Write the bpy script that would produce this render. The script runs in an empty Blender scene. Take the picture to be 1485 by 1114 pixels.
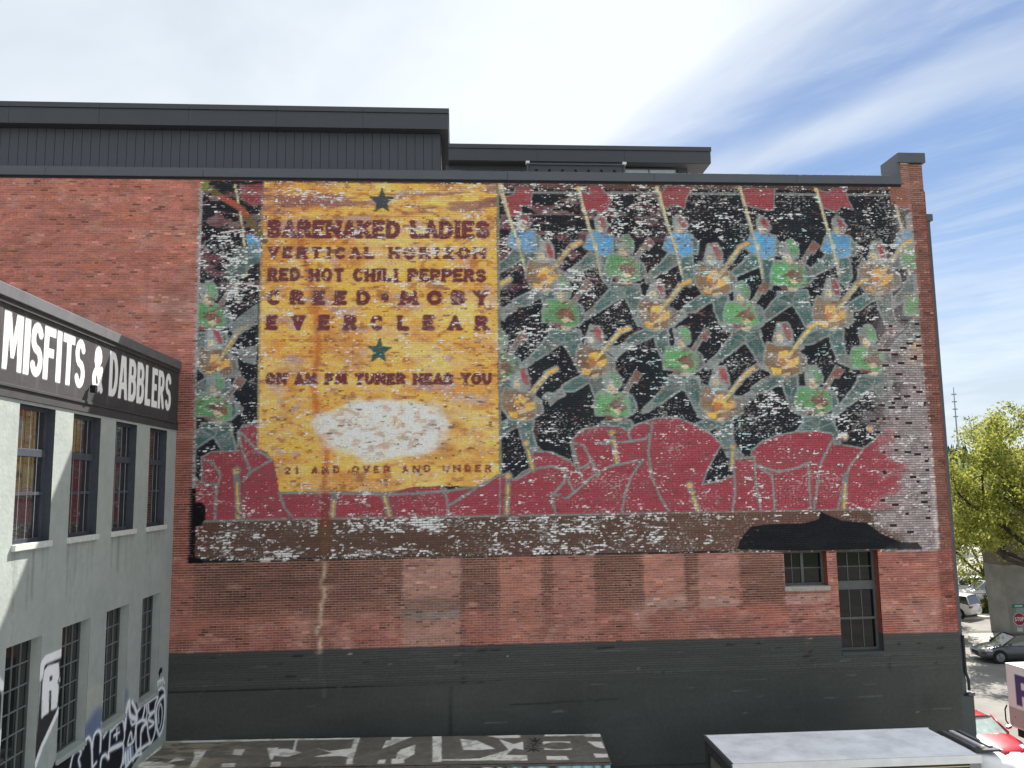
import bpy, math, random
import numpy as np
from mathutils import Vector, Matrix
R_ = math.radians
C = bpy.context.scene.collection
scene = bpy.context.scene
random.seed(7); rng = np.random.default_rng(11)

# ------------------------------------------------------------------ camera, sky, sun, exposure
F_PX, IMG_W, IMG_H = 1194.0, 1485.0, 1114.0
YAW, PITCH, ROLL = R_(3.94), R_(6.95), R_(-0.83)
CAM = np.array([0., -24., 9.9])
_f = np.array([math.sin(YAW)*math.cos(PITCH), math.cos(YAW)*math.cos(PITCH), math.sin(PITCH)])
_r0 = np.array([math.cos(YAW), -math.sin(YAW), 0.]); _u0 = np.cross(_r0, _f)
_r = _r0*math.cos(ROLL)+_u0*math.sin(ROLL); _u = -_r0*math.sin(ROLL)+_u0*math.cos(ROLL)
cam = bpy.data.cameras.new('camera'); camo = bpy.data.objects.new('camera', cam); C.objects.link(camo)
cam.sensor_width = 36; cam.lens = 36*F_PX/IMG_W; cam.clip_start = .1; cam.clip_end = 6000
camo.matrix_world = Matrix(((_r[0], _u[0], -_f[0], CAM[0]), (_r[1], _u[1], -_f[1], CAM[1]), (_r[2], _u[2], -_f[2], CAM[2]), (0, 0, 0, 1)))
scene.camera = camo
scene.view_settings.view_transform = 'Standard'; scene.view_settings.look = 'None'
scene.view_settings.gamma = 1; scene.view_settings.use_curve_mapping = False
scene.view_settings.exposure = 2.25
SUN = Vector((.55, 1.0, 1.36)).normalized()
SKY_STRENGTH = 0.05; SUN_STRENGTH = 2.3
world = bpy.data.worlds.new('World'); scene.world = world; world.use_nodes = True
wn = world.node_tree; wn.nodes.clear()
def N(nt, typ, **kw):
    n = nt.nodes.new(typ)
    for k, v in kw.items():
        if k.startswith('i_'): n.inputs[int(k[2:])].default_value = v
        else: setattr(n, k, v)
    return n
out = N(wn, 'ShaderNodeOutputWorld'); bg = N(wn, 'ShaderNodeBackground')
sky = N(wn, 'ShaderNodeTexSky', sky_type='NISHITA', sun_disc=False)
sky.sun_elevation = math.asin(SUN.z); sky.sun_rotation = math.atan2(SUN.x, SUN.y)
sky.altitude = 20; sky.air_density = 1.0; sky.dust_density = .05; sky.ozone_density = 1.6
tc = N(wn, 'ShaderNodeTexCoord'); sep = N(wn, 'ShaderNodeSeparateXYZ'); wn.links.new(tc.outputs['Generated'], sep.inputs[0])
def M(nt, op, a, b=None, clamp=False, c=None):
    n = N(nt, 'ShaderNodeMath', operation=op, use_clamp=clamp)
    for i, v in enumerate((a, b, c)):
        if v is None: continue
        if isinstance(v, (int, float)): n.inputs[i].default_value = v
        else: nt.links.new(v, n.inputs[i])
    return n.outputs[0]
# a cloud layer seen as a flat sheet high above: direction / z gives the place on the sheet
zc = M(wn, 'MAXIMUM', M(wn, 'ADD', sep.outputs[2], .10), .03)
cx = M(wn, 'DIVIDE', sep.outputs[0], zc); cy = M(wn, 'DIVIDE', sep.outputs[1], zc)
comb = N(wn, 'ShaderNodeCombineXYZ'); wn.links.new(cx, comb.inputs[0]); wn.links.new(cy, comb.inputs[1])
def cloud_noise(scale, rot, sx, sy, detail, dist, off=(0, 0, 0), rough=.55):
    r = N(wn, 'ShaderNodeVectorRotate', rotation_type='Z_AXIS'); r.inputs['Angle'].default_value = R_(rot)
    wn.links.new(comb.outputs[0], r.inputs[0])
    mp = N(wn, 'ShaderNodeMapping'); mp.inputs['Scale'].default_value = (sx, sy, 1); mp.inputs['Location'].default_value = off
    wn.links.new(r.outputs[0], mp.inputs[0])
    n = N(wn, 'ShaderNodeTexNoise'); n.inputs['Scale'].default_value = scale; n.inputs['Detail'].default_value = detail
    n.inputs['Distortion'].default_value = dist; n.inputs['Roughness'].default_value = rough
    wn.links.new(mp.outputs[0], n.inputs['Vector']); return n.outputs['Fac']
n1 = cloud_noise(.8, -14, 1.0, .35, 5, .6, (3.1, 1.7, 0)); n2 = cloud_noise(1.9, -36, 1.0, .34, 7, 1.3, (1, 4, 0), .62)
n3 = cloud_noise(1.1, -20, 1, .6, 5, .5, (7, 2, 0))
# a thick bank to the west that ends along a line, one long streak beyond it, and thin wisps
rx = N(wn, 'ShaderNodeVectorRotate', rotation_type='Z_AXIS'); rx.inputs['Angle'].default_value = R_(-12); wn.links.new(comb.outputs[0], rx.inputs[0])
sx_ = N(wn, 'ShaderNodeSeparateXYZ'); wn.links.new(rx.outputs[0], sx_.inputs[0])
ss = M(wn, 'ADD', sx_.outputs[0], M(wn, 'MULTIPLY', sx_.outputs[1], .55)); ss = M(wn, 'ADD', ss, M(wn, 'MULTIPLY', M(wn, 'SUBTRACT', n1, .5), .9))
side = N(wn, 'ShaderNodeMapRange', interpolation_type='SMOOTHERSTEP'); side.inputs[1].default_value = .80; side.inputs[2].default_value = 1.42
side.inputs[3].default_value = .95; side.inputs[4].default_value = .0
sb = M(wn, 'ADD', M(wn, 'ADD', sx_.outputs[0], M(wn, 'MULTIPLY', sx_.outputs[1], .2)), M(wn, 'MULTIPLY', M(wn, 'SUBTRACT', n1, .5), .5)); wn.links.new(sb, side.inputs[0])
bandd = M(wn, 'ABSOLUTE', M(wn, 'SUBTRACT', ss, 2.05)); band = N(wn, 'ShaderNodeMapRange', interpolation_type='SMOOTHSTEP'); band.inputs[1].default_value = 0; band.inputs[2].default_value = .24
band.inputs[3].default_value = .42; band.inputs[4].default_value = 0; wn.links.new(bandd, band.inputs[0])
wis = N(wn, 'ShaderNodeMapRange', interpolation_type='SMOOTHSTEP'); wis.inputs[1].default_value = .40; wis.inputs[2].default_value = .78; wis.inputs[3].default_value = .16; wis.inputs[4].default_value = .60; wn.links.new(n2, wis.inputs[0])
cov = M(wn, 'ADD', M(wn, 'ADD', side.outputs[0], band.outputs[0]), wis.outputs[0], True)
lowsky = N(wn, 'ShaderNodeMapRange', interpolation_type='SMOOTHSTEP'); lowsky.inputs[1].default_value = .36; lowsky.inputs[2].default_value = .06
lowsky.inputs[3].default_value = 0; lowsky.inputs[4].default_value = .85; wn.links.new(M(wn, 'ADD', sep.outputs[2], M(wn, 'MULTIPLY', M(wn, 'SUBTRACT', n2, .5), .25)), lowsky.inputs[0])
cloudfac = M(wn, 'MAXIMUM', cov, lowsky.outputs[0], True)
shade = N(wn, 'ShaderNodeMix', data_type='RGBA'); shade.inputs[6].default_value = (3.05, 3.4, 3.75, 1); shade.inputs[7].default_value = (4.05, 4.3, 4.6, 1)
sr = N(wn, 'ShaderNodeMapRange'); sr.inputs[1].default_value = .36; sr.inputs[2].default_value = .66; wn.links.new(n3, sr.inputs[0])
wn.links.new(sr.outputs[0], shade.inputs[0])
tint = N(wn, 'ShaderNodeMix', data_type='RGBA', blend_type='MULTIPLY'); tint.inputs[0].default_value = 1; tint.inputs[7].default_value = (.33, .385, .46, 1); wn.links.new(sky.outputs[0], tint.inputs[6])
mixc = N(wn, 'ShaderNodeMix', data_type='RGBA'); wn.links.new(cloudfac, mixc.inputs[0])
wn.links.new(tint.outputs[2], mixc.inputs[6]); wn.links.new(shade.outputs[2], mixc.inputs[7])
wn.links.new(mixc.outputs[2], bg.inputs[0]); bg.inputs[1].default_value = SKY_STRENGTH
wn.links.new(bg.outputs[0], out.inputs[0])
sl = bpy.data.lights.new('sun', 'SUN'); sl.energy = SUN_STRENGTH; sl.angle = R_(.6); sl.color = (1, .95, .87)
so = bpy.data.objects.new('sun', sl); C.objects.link(so); so.rotation_euler = SUN.to_track_quat('Z', 'Y').to_euler(); so.location = (10, 10, 60)

# ------------------------------------------------------------------ projecting traced points onto real planes
def ray(x, y):
    x = np.asarray(x, float); y = np.asarray(y, float)
    return _r*((x-742.5)/F_PX)[..., None]-_u*((y-557)/F_PX)[..., None]+_f
def on_wall(x, y, Y=0.):
    d = ray(x, y); t = (Y-CAM[1])/d[..., 1]; return CAM[0]+t*d[..., 0], CAM[2]+t*d[..., 2]
def on_side(x, y, X=-7.93):
    d = ray(x, y); t = (X-CAM[0])/d[..., 0]; return CAM[1]+t*d[..., 1], CAM[2]+t*d[..., 2]
def on_level(x, y, Z=0.):
    d = ray(x, y); t = (Z-CAM[2])/d[..., 2]; return CAM[0]+t*d[..., 0], CAM[1]+t*d[..., 1]

# ------------------------------------------------------------------ helpers: materials and meshes
def lin(c):
    c = np.asarray(c, float)/255.
    return np.where(c <= .04045, c/12.92, ((c+.055)/1.055)**2.4)
def material(name, rgb, rough=.8, spec=.3, metal=0, var=.12, scale=6, bump=.0, bscale=40, coat=0):
    m = bpy.data.materials.new(name); m.use_nodes = True; nt = m.node_tree; b = nt.nodes['Principled BSDF']
    b.inputs['Roughness'].default_value = rough; b.inputs['Specular IOR Level'].default_value = spec
    b.inputs['Metallic'].default_value = metal; b.inputs['Coat Weight'].default_value = coat
    t = N(nt, 'ShaderNodeTexCoord'); n = N(nt, 'ShaderNodeTexNoise'); n.inputs['Scale'].default_value = scale; n.inputs['Detail'].default_value = 6
    n.inputs['Roughness'].default_value = .65
    nt.links.new(t.outputs['Object'], n.inputs['Vector'])
    mr = N(nt, 'ShaderNodeMapRange'); mr.inputs[1].default_value = .25; mr.inputs[2].default_value = .75
    mr.inputs[3].default_value = 1-var*1.6; mr.inputs[4].default_value = 1+var*1.6; nt.links.new(n.outputs['Fac'], mr.inputs[0])
    mx = N(nt, 'ShaderNodeMix', data_type='RGBA', blend_type='MULTIPLY'); mx.inputs[0].default_value = 1
    mx.inputs[6].default_value = (*rgb, 1); nt.links.new(mr.outputs[0], mx.inputs[7]); nt.links.new(mx.outputs[2], b.inputs['Base Color'])
    if bump:
        n2 = N(nt, 'ShaderNodeTexNoise'); n2.inputs['Scale'].default_value = bscale; n2.inputs['Detail'].default_value = 4
        nt.links.new(t.outputs['Object'], n2.inputs['Vector'])
        bp = N(nt, 'ShaderNodeBump'); bp.inputs['Strength'].default_value = bump; bp.inputs['Distance'].default_value = .02
        nt.links.new(n2.outputs['Fac'], bp.inputs['Height']); nt.links.new(bp.outputs[0], b.inputs['Normal'])
    return m
def painted_material(name, rough=.85, spec=.25, scale=9, var=.12, bump=.25, bscale=30):
    """colour from the mesh's own paint layer, plus fine grain"""
    m = material(name, (1, 1, 1), rough, spec, 0, var, scale, bump, bscale); nt = m.node_tree
    mx = [n for n in nt.nodes if n.bl_idname == 'ShaderNodeMix'][0]
    a = N(nt, 'ShaderNodeVertexColor'); a.layer_name = 'paint'; nt.links.new(a.outputs[0], mx.inputs[6]); return m
def glass_material(name, rgb=(.012, .014, .016), ior=1.75, rough=.03):
    m = material(name, rgb, rough, .8, 0, .2, 3); b = m.node_tree.nodes['Principled BSDF']; b.inputs['IOR'].default_value = ior
    return m
class MB:
    def __init__(s): s.v = []; s.f = []
    def quad(s, *p):
        n = len(s.v); s.v += [tuple(q) for q in p]; s.f.append(tuple(range(n, n+len(p)))); return s
    def box(s, x0, x1, y0, y1, z0, z1):
        n = len(s.v)
        s.v += [(x, y, z) for z in (z0, z1) for y in (y0, y1) for x in (x0, x1)]
        for f in ((0, 2, 3, 1), (4, 5, 7, 6), (0, 1, 5, 4), (2, 6, 7, 3), (0, 4, 6, 2), (1, 3, 7, 5)): s.f.append(tuple(n+i for i in f))
        return s
    def tube(s, p0, p1, r0, r1=None, n=8, cap=True):
        r1 = r0 if r1 is None else r1
        p0 = Vector(p0); p1 = Vector(p1); d = (p1-p0).normalized()
        a = d.orthogonal().normalized(); b = d.cross(a); k = len(s.v)
        for p, r in ((p0, r0), (p1, r1)):
            for i in range(n):
                t = 2*math.pi*i/n; s.v.append(tuple(p+a*(r*math.cos(t))+b*(r*math.sin(t))))
        for i in range(n): j = (i+1) % n; s.f.append((k+i, k+j, k+n+j, k+n+i))
        if cap: s.f.append(tuple(k+i for i in range(n-1, -1, -1))); s.f.append(tuple(k+n+i for i in range(n)))
        return s
    def path(s, pts, r, n=6):
        for a, b in zip(pts[:-1], pts[1:]): s.tube(a, b, r, r, n)
        return s
    def loft(s, rings, closed=True, cap=True):
        k = len(s.v); n = len(rings[0])
        for r in rings: s.v += [tuple(p) for p in r]
        for i in range(len(rings)-1):
            for j in range(n if closed else n-1):
                j2 = (j+1) % n; s.f.append((k+i*n+j, k+i*n+j2, k+(i+1)*n+j2, k+(i+1)*n+j))
        if cap: s.f.append(tuple(k+i for i in range(n-1, -1, -1))); s.f.append(tuple(k+(len(rings)-1)*n+i for i in range(n)))
        return s
    def build(s, name, mat, parent=None, smooth=False, bevel=0, xf=None):
        me = bpy.data.meshes.new(name); me.from_pydata(s.v, [], s.f); me.materials.append(mat); me.validate(); me.update()
        me.shade_flat()
        if smooth: me.polygons.foreach_set('use_smooth', [True]*len(me.polygons))
        o = bpy.data.objects.new(name, me); C.objects.link(o)
        if xf is not None: me.transform(xf)
        if bevel:
            md = o.modifiers.new('bevel', 'BEVEL'); md.width = bevel; md.segments = 2; md.limit_method = 'ANGLE'
        attach(o, parent); return o
def attach(o, parent):
    if parent is None: return
    o.parent = parent
    M0 = Matrix.Identity(4); p = parent
    if p.get('_local'): return          # parts modelled in the thing's own frame
    while p is not None: M0 = p.matrix_basis @ M0 if p.parent is None else M0; p = p.parent
    if parent.parent is None: o.matrix_parent_inverse = M0.inverted()
def tag(o, label=None, cat=None, group=None, kind=None):
    if label: o['label'] = label
    if cat: o['category'] = cat
    if group: o['group'] = group
    if kind: o['kind'] = kind
    return o
def thing(name, loc, label, cat, group=None, rz=0, local=False):
    o = bpy.data.objects.new(name, None); C.objects.link(o); o.location = loc; o.rotation_euler = (0, 0, rz)
    o.empty_display_size = .3
    if local: o['_local'] = 1
    return tag(o, label, cat, group)
def copy_part(src, parent=None, dx=0, dy=0, dz=0):
    o = src.copy(); C.objects.link(o); o.parent = parent or src.parent; o.location = Vector(src.location)+Vector((dx, dy, dz)); return o
def fast_mesh(name, V, Q, mat, parent=None, col=None):
    me = bpy.data.meshes.new(name); nv, nf = len(V), len(Q); k = Q.shape[1]
    me.vertices.add(nv); me.vertices.foreach_set('co', V.astype(np.float32).ravel())
    me.loops.add(nf*k); me.polygons.add(nf)
    me.loops.foreach_set('vertex_index', Q.astype(np.int32).ravel())
    me.polygons.foreach_set('loop_start', np.arange(0, nf*k, k, dtype=np.int32))
    me.update(calc_edges=True); me.shade_flat(); me.materials.append(mat)
    if col is not None:
        a = me.color_attributes.new('paint', 'FLOAT_COLOR', 'POINT')
        c4 = np.ones((nv, 4), np.float32); c4[:, :3] = np.clip(col, 0, 1); a.data.foreach_set('color', c4.ravel())
    o = bpy.data.objects.new(name, me); C.objects.link(o); attach(o, parent); return o

# ------------------------------------------------------------------ numpy noise and a canvas in metres
_T = rng.random((256, 256))
def vn(x, y, s=0):
    x = np.asarray(x)+s*17.3; y = np.asarray(y)+s*9.7; xi = np.floor(x).astype(int); yi = np.floor(y).astype(int)
    fx = x-xi; fy = y-yi; fx = fx*fx*(3-2*fx); fy = fy*fy*(3-2*fy)
    a = _T[xi & 255, yi & 255]; b = _T[(xi+1) & 255, yi & 255]; c = _T[xi & 255, (yi+1) & 255]; d = _T[(xi+1) & 255, (yi+1) & 255]
    return (a*(1-fx)+b*fx)*(1-fy)+(c*(1-fx)+d*fx)*fy
def fbm(x, y, s=0, o=4):
    r = 0; a = .5; t = 0
    for i in range(o): r = r+a*vn(x*2**i, y*2**i, s+i*3); t += a; a *= .5
    return r/t
def sm(x, a, b): t = np.clip((x-a)/(b-a), 0, 1); return t*t*(3-2*t)
class Canvas:
    """u to the right, v up, in metres; channels r g b plus extra masks"""
    def __init__(s, u0, u1, v0, v1, res, nch=3):
        s.u0, s.v0, s.res = u0, v0, res; s.nx = int((u1-u0)/res)+1; s.ny = int((v1-v0)/res)+1
        s.a = np.zeros((s.ny, s.nx, nch)); s.U = u0+np.arange(s.nx)*res; s.V = v0+np.arange(s.ny)*res
    def win(s, ua, ub, va, vb):
        i0 = max(0, int((ua-s.u0)/s.res)-1); i1 = min(s.nx, int((ub-s.u0)/s.res)+3)
        j0 = max(0, int((va-s.v0)/s.res)-1); j1 = min(s.ny, int((vb-s.v0)/s.res)+3)
        return i0, i1, j0, j1
    def put(s, w, al, col, ch=None):
        i0, i1, j0, j1 = w; t = s.a[j0:j1, i0:i1]
        if ch is None: t[..., :3] = t[..., :3]*(1-al[..., None])+np.asarray(col)[:3]*al[..., None]
        else: t[..., ch] = t[..., ch]*(1-al)+col*al
    def poly(s, P, col, ch=None, alpha=1., clip=None):
        P = np.asarray(P, float); w = s.win(P[:, 0].min(), P[:, 0].max(), P[:, 1].min(), P[:, 1].max())
        i0, i1, j0, j1 = w
        if i1 <= i0 or j1 <= j0: return
        acc = 0
        for ou, ov in ((-.25, -.25), (.25, .25)):
            X = (s.U[i0:i1]+ou*s.res)[None, :]; Y = (s.V[j0:j1]+ov*s.res)[:, None]; ins = np.zeros((j1-j0, i1-i0), bool)
            for k in range(len(P)):
                (xa, ya), (xb, yb) = P[k], P[(k+1) % len(P)]
                if ya == yb: continue
                ins ^= ((ya > Y) != (yb > Y)) & (X < (xb-xa)*(Y-ya)/(yb-ya)+xa)
            acc = acc+ins*.5
        if clip is not None: acc = acc*(s.U[i0:i1][None, :] > clip)
        s.put(w, acc*alpha, col, ch)
    def line(s, P, wd, col, ch=None, alpha=1., closed=False, soft=1., clip=None):
        P = np.asarray(P, float)
        if closed: P = np.vstack([P, P[:1]])
        h = wd/2; w = s.win(P[:, 0].min()-wd, P[:, 0].max()+wd, P[:, 1].min()-wd, P[:, 1].max()+wd); i0, i1, j0, j1 = w
        if i1 <= i0 or j1 <= j0: return
        X = s.U[i0:i1][None, :]; Y = s.V[j0:j1][:, None]; D = np.full((j1-j0, i1-i0), 1e9)
        for (xa, ya), (xb, yb) in zip(P[:-1], P[1:]):
            dx, dy = xb-xa, yb-ya; L = dx*dx+dy*dy or 1e-12
            t = np.clip(((X-xa)*dx+(Y-ya)*dy)/L, 0, 1); D = np.minimum(D, np.hypot(X-xa-t*dx, Y-ya-t*dy))
        al = np.clip((h-D)/(s.res*soft)+.5, 0, 1)*alpha
        if clip is not None: al = al*(X > clip)
        s.put(w, al, col, ch)
    def disc(s, u, v, ru, rv, col, ch=None, alpha=1., soft=.15):
        w = s.win(u-ru*1.3, u+ru*1.3, v-rv*1.3, v+rv*1.3); i0, i1, j0, j1 = w
        if i1 <= i0 or j1 <= j0: return
        d = np.hypot((s.U[i0:i1][None, :]-u)/ru, (s.V[j0:j1][:, None]-v)/rv)
        s.put(w, (1-sm(d, 1-soft, 1+soft))*alpha, col, ch)
    def at(s, u, v):
        x = np.clip((u-s.u0)/s.res, 0, s.nx-1.001); y = np.clip((v-s.v0)/s.res, 0, s.ny-1.001)
        i = x.astype(int); j = y.astype(int); fx = (x-i)[..., None]; fy = (y-j)[..., None]; a = s.a
        return (a[j, i]*(1-fx)+a[j, i+1]*fx)*(1-fy)+(a[j+1, i]*(1-fx)+a[j+1, i+1]*fx)*fy

def arc(cx, cy, rx, ry, a0, a1, n=9):
    return [(cx+rx*math.cos(R_(a0+(a1-a0)*i/n)), cy+ry*math.sin(R_(a0+(a1-a0)*i/n))) for i in range(n+1)]
GLYPH = {
 'A': [[(0, 0), (.5, 1), (1, 0)], [(.2, .33), (.8, .33)]],
 'B': [[(0, 0), (0, 1)]+arc(.55, .77, .38, .23, 90, -90)+[(0, .54)], [(0, .54)]+arc(.58, .27, .42, .27, 90, -90)+[(0, 0)]],
 'C': [arc(.52, .5, .52, .5, 50, 310, 14)],
 'D': [[(0, 0), (0, 1)]+arc(.4, .5, .6, .5, 90, -90, 12)+[(0, 0)]],
 'E': [[(1, 1), (0, 1), (0, 0), (1, 0)], [(0, .52), (.8, .52)]],
 'F': [[(1, 1), (0, 1), (0, 0)], [(0, .5), (.8, .5)]],
 'H': [[(0, 0), (0, 1)], [(1, 0), (1, 1)], [(0, .52), (1, .52)]],
 'I': [[(.5, 0), (.5, 1)]],
 'K': [[(0, 0), (0, 1)], [(1, 1), (0, .42)], [(.3, .58), (1, 0)]],
 'L': [[(0, 1), (0, 0), (1, 0)]],
 'M': [[(0, 0), (.08, 1), (.5, .15), (.92, 1), (1, 0)]],
 'N': [[(0, 0), (0, 1), (1, 0), (1, 1)]],
 'O': [arc(.5, .5, .5, .5, 90, 450, 20)],
 'P': [[(0, 0), (0, 1)]+arc(.55, .74, .45, .26, 90, -90)+[(0, .48)]],
 'R': [[(0, 0), (0, 1)]+arc(.52, .75, .42, .25, 90, -90)+[(0, .5)], [(.45, .5), (1, 0)]],
 'S': [arc(.5, .75, .46, .25, 25, 270, 10)+arc(.5, .25, .48, .25, 90, -155, 10)],
 'T': [[(0, 1), (1, 1)], [(.5, 1), (.5, 0)]],
 'U': [[(0, 1)]+arc(.5, .38, .5, .38, 180, 360)+[(1, 1)]],
 'V': [[(0, 1), (.5, 0), (1, 1)]],
 'Y': [[(0, 1), (.5, .48), (1, 1)], [(.5, .48), (.5, 0)]],
 'Z': [[(0, 1), (1, 1), (0, 0), (1, 0)]],
 '1': [[(.2, .8), (.5, 1), (.5, 0)], [(.2, 0), (.8, 0)]],
 '2': [arc(.5, .7, .45, .3, 160, -40, 8)+[(0, 0), (1, 0)]],
 '&': [[(1, .0), (.22, .72)]+arc(.5, .82, .26, .18, 200, -20, 8)+[(.18, .42)]+arc(.42, .25, .4, .25, 160, 330, 8)+[(.95, .5)]],
 'e': [[(.0, .5), (1, .5)]+arc(.5, .5, .5, .5, 0, 305, 16)],
}
SERIF = {'A': [(0, 0), (1, 0)], 'B': [], 'E': [(0, 0)], 'F': [(0, 0)], 'H': [(0, 0), (1, 0), (0, 1), (1, 1)], 'I': [(.5, 0), (.5, 1)], 'K': [(0, 0), (0, 1), (1, 0)],
         'L': [(0, 1)], 'M': [(0, 0), (1, 0)], 'N': [(0, 0), (0, 1), (1, 1)], 'P': [(0, 0)], 'R': [(0, 0), (1, 0)], 'T': [(.5, 0)], 'V': [(0, 1), (1, 1)], 'Y': [(.5, 0), (0, 1), (1, 1)]}
def glyph(cv, ch, u0, u1, v0, v1, t, col, serif=0, edge=None, ew=0, tv=None, shear=0):
    """one letter as strokes of width t inside the box"""
    a, b = u0+t/2, u1-t/2; c, d = v0+t/2, v1-t/2
    if b < a: a = b = (u0+u1)/2
    m = lambda p: (a+(b-a)*p[0]+shear*(p[1]-.5), c+(d-c)*p[1])
    for wd, cl in (([(t+2*ew, edge)] if edge is not None else [])+[(t, col)]):
        for st in GLYPH.get(ch, []): cv.line([m(p) for p in st], wd, cl)
        if serif:
            for q in SERIF.get(ch, []):
                x, y = m(q); y += (-1 if q[1] == 0 else 1)*t*.22
                cv.line([(x-t*serif, y), (x+t*serif, y)], wd*.55, cl)

# ------------------------------------------------------------------ GROUND, STREET
def ground_sheet(name, x0, x1, y0, y1, z, mat, kind='structure', step=None):
    b = MB(); b.quad((x0, y0, z), (x1, y0, z), (x1, y1, z), (x0, y1, z)); return tag(b.build(name, mat), kind=kind)
asphalt = material('asphalt', (.20, .19, .178), .9, .25, 0, .22, .35, .5, 25)
asphalt_alley = material('asphalt_alley', (.33, .32, .30), .92, .2, 0, .2, .5, .5, 25)
concrete = material('concrete_paving', (.40, .385, .355), .9, .2, 0, .15, .8, .3, 20)
far_earth = material('far_earth', (.12, .13, .08), .95, .1, 0, .3, .02)
ground_sheet('ground', -2500, 2500, -2500, 2500, -.01, far_earth)
ground_sheet('alley', -45, 15.6, -70, 0, .0, asphalt_alley)
ground_sheet('street', 15.6, 140, -70, 33.2, .004, asphalt)
ground_sheet('parking_lot', 20, 140, 36.2, 110, .008, material('lot_asphalt', (.27, .26, .24), .9, .2, 0, .2, .4))
kerbm = material('kerb_concrete', (.46, .44, .40), .9, .2, 0, .12, 2, .2, 20)
b = MB(); b.box(15.2, 16.9, .3, 30, -.02, .13); tag(b.build('pavement', concrete, bevel=.01), kind='structure')
b = MB(); b.box(22, 140, 33.2, 33.38, -.02, .15); tag(b.build('kerb', kerbm, bevel=.01), kind='structure')
b = MB(); b.box(22, 140, 33.38, 36.2, -.02, .14); tag(b.build('footpath', concrete), kind='structure')
# traffic island in front of the pier, raised kerb at its left edge
isl = [on_level(*p) for p in ((1404, 934), (1437, 942), (1462, 945), (1530, 948), (1560, 926), (1478, 920), (1404, 922))]
b = MB(); n = len(isl)
b.v = [(x, y, -.02) for x, y in isl]+[(x, y, .14) for x, y in isl]
b.f = [tuple(range(n, 2*n))]+[(i, (i+1) % n, n+(i+1) % n, n+i) for i in range(n)]
tag(b.build('island_pavement', material('island_concrete', (.36, .345, .32), .9, .2, 0, .18, .9)), kind='structure')
whitep = material('road_paint', (.72, .72, .69), .7, .3, 0, .22, 3)
def stripe(pts, w):
    b = MB(); a = Vector((*pts[0], .012)); c = Vector((*pts[1], .012)); d = (c-a).normalized().cross(Vector((0, 0, 1)))*w/2
    b.quad(a-d, c-d, c+d, a+d); return b
m0 = stripe((on_level(1406, 952), on_level(1437, 951)), .22)
for k in range(5):
    s2 = stripe(((22+k*1.3, -6), (22+k*1.3, -3)), .45); o = len(m0.v); m0.v += s2.v; m0.f += [tuple(i+o for i in f) for f in s2.f]
s2 = stripe((on_level(1448, 919), on_level(1500, 918)), .25); o = len(m0.v); m0.v += s2.v; m0.f += [tuple(i+o for i in f) for f in s2.f]
tag(m0.build('road_markings', whitep), kind='structure')
b = MB(); b.quad(*[(x, y, .009) for x, y in (on_level(1398, 918.5), on_level(1500, 921), on_level(1500, 916), on_level(1398, 914.5))])
tag(b.build('kerb_shadow_strip', material('kerb_shadow_tone', (.12, .115, .105), .95, .2, 0, .2, 1)), kind='structure')  # the far kerb's shadow, laid on the road as a dark strip

# ------------------------------------------------------------------ THE WALL: paint traced onto it
X0, X1, ZT = -15.0, 14.70, 19.02
Z_SMOOTH, Z_GREY = 4.36, 5.42
BL, BH = .2033, .0677
cv = Canvas(-15.2, 15.0, 2.0, 20.4, .014, 6)       # r g b, white-wear density, painted, fade
def W(pts):
    p = np.asarray(pts, float); x, z = on_wall(p[:, 0], p[:, 1]); return np.stack([x, z], 1)
PX = .0206
K = lambda r, g, b_: lin((r, g, b_))*1.36
cv.a[..., :3] = K(150, 84, 70)
U, V = np.meshgrid(cv.U, cv.V)
# bare brick tones
t = fbm(U/2.5, V/1.2, 1)[..., None]; cv.a[..., :3] = K(165, 92, 78)*(1-t)+K(120, 62, 52)*t
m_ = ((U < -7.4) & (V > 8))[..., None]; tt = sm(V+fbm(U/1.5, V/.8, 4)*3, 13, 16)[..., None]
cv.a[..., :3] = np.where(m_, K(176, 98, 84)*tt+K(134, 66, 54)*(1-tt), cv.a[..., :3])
m_ = sm(1-np.abs((V-14.9-(U+8)*.1)/.9), .0, .9)*sm(-U, 7.4, 7.8)*sm(U, -14, -9)*.55*fbm(U/1.2, V/.3, 8)*1.6
cv.a[..., :3] = cv.a[..., :3]*(1-m_[..., None])+K(196, 150, 138)*m_[..., None]
# orange bricks patch at the left band and streaks
m_ = sm(fbm(U/1.1, V/.35, 12), .56, .72)*.5; cv.a[..., :3] = cv.a[..., :3]*(1-m_[..., None])+K(178, 92, 62)*m_[..., None]
st_ = sm(fbm(U/.9, V/.7, 220, 5), .50, .68)[..., None]*.34; cv.a[..., :3] = cv.a[..., :3]*(1-st_)+K(96, 58, 48)*st_
st_ = sm(fbm(U/.6, V/.3, 224, 5), .56, .72)[..., None]*.30; cv.a[..., :3] = cv.a[..., :3]*(1-st_)+K(192, 142, 124)*st_
st_ = sm(fbm(U/.18, V/2.4, 228, 4), .60, .76)[..., None]*.22; cv.a[..., :3] = cv.a[..., :3]*(1-st_)+K(84, 60, 52)*st_
mural_poly = W([(291, 262), (283, 560), (279, 708), (286, 816), (560, 809), (1000, 802), (1338, 798), (1352, 797), (1346, 640), (1325, 340), (1312, 262)])
mural_poly[:, 1] = np.minimum(mural_poly[:, 1], 19.0)
# brown wash between the blocked windows just under the mural
for x0, x1 in ((-7.3, -1.55), (.14, 1.19), (2.4, 2.78), (4.0, 5.37), (6.62, 6.98), (8.2, 9.55)):
    for kk in range(7):
        cv.poly([(x0, 7.9), (x1, 7.9), (x1, 6.75-kk*.09), (x0, 6.75-kk*.09)], K(92, 58, 46), alpha=.20)
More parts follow.
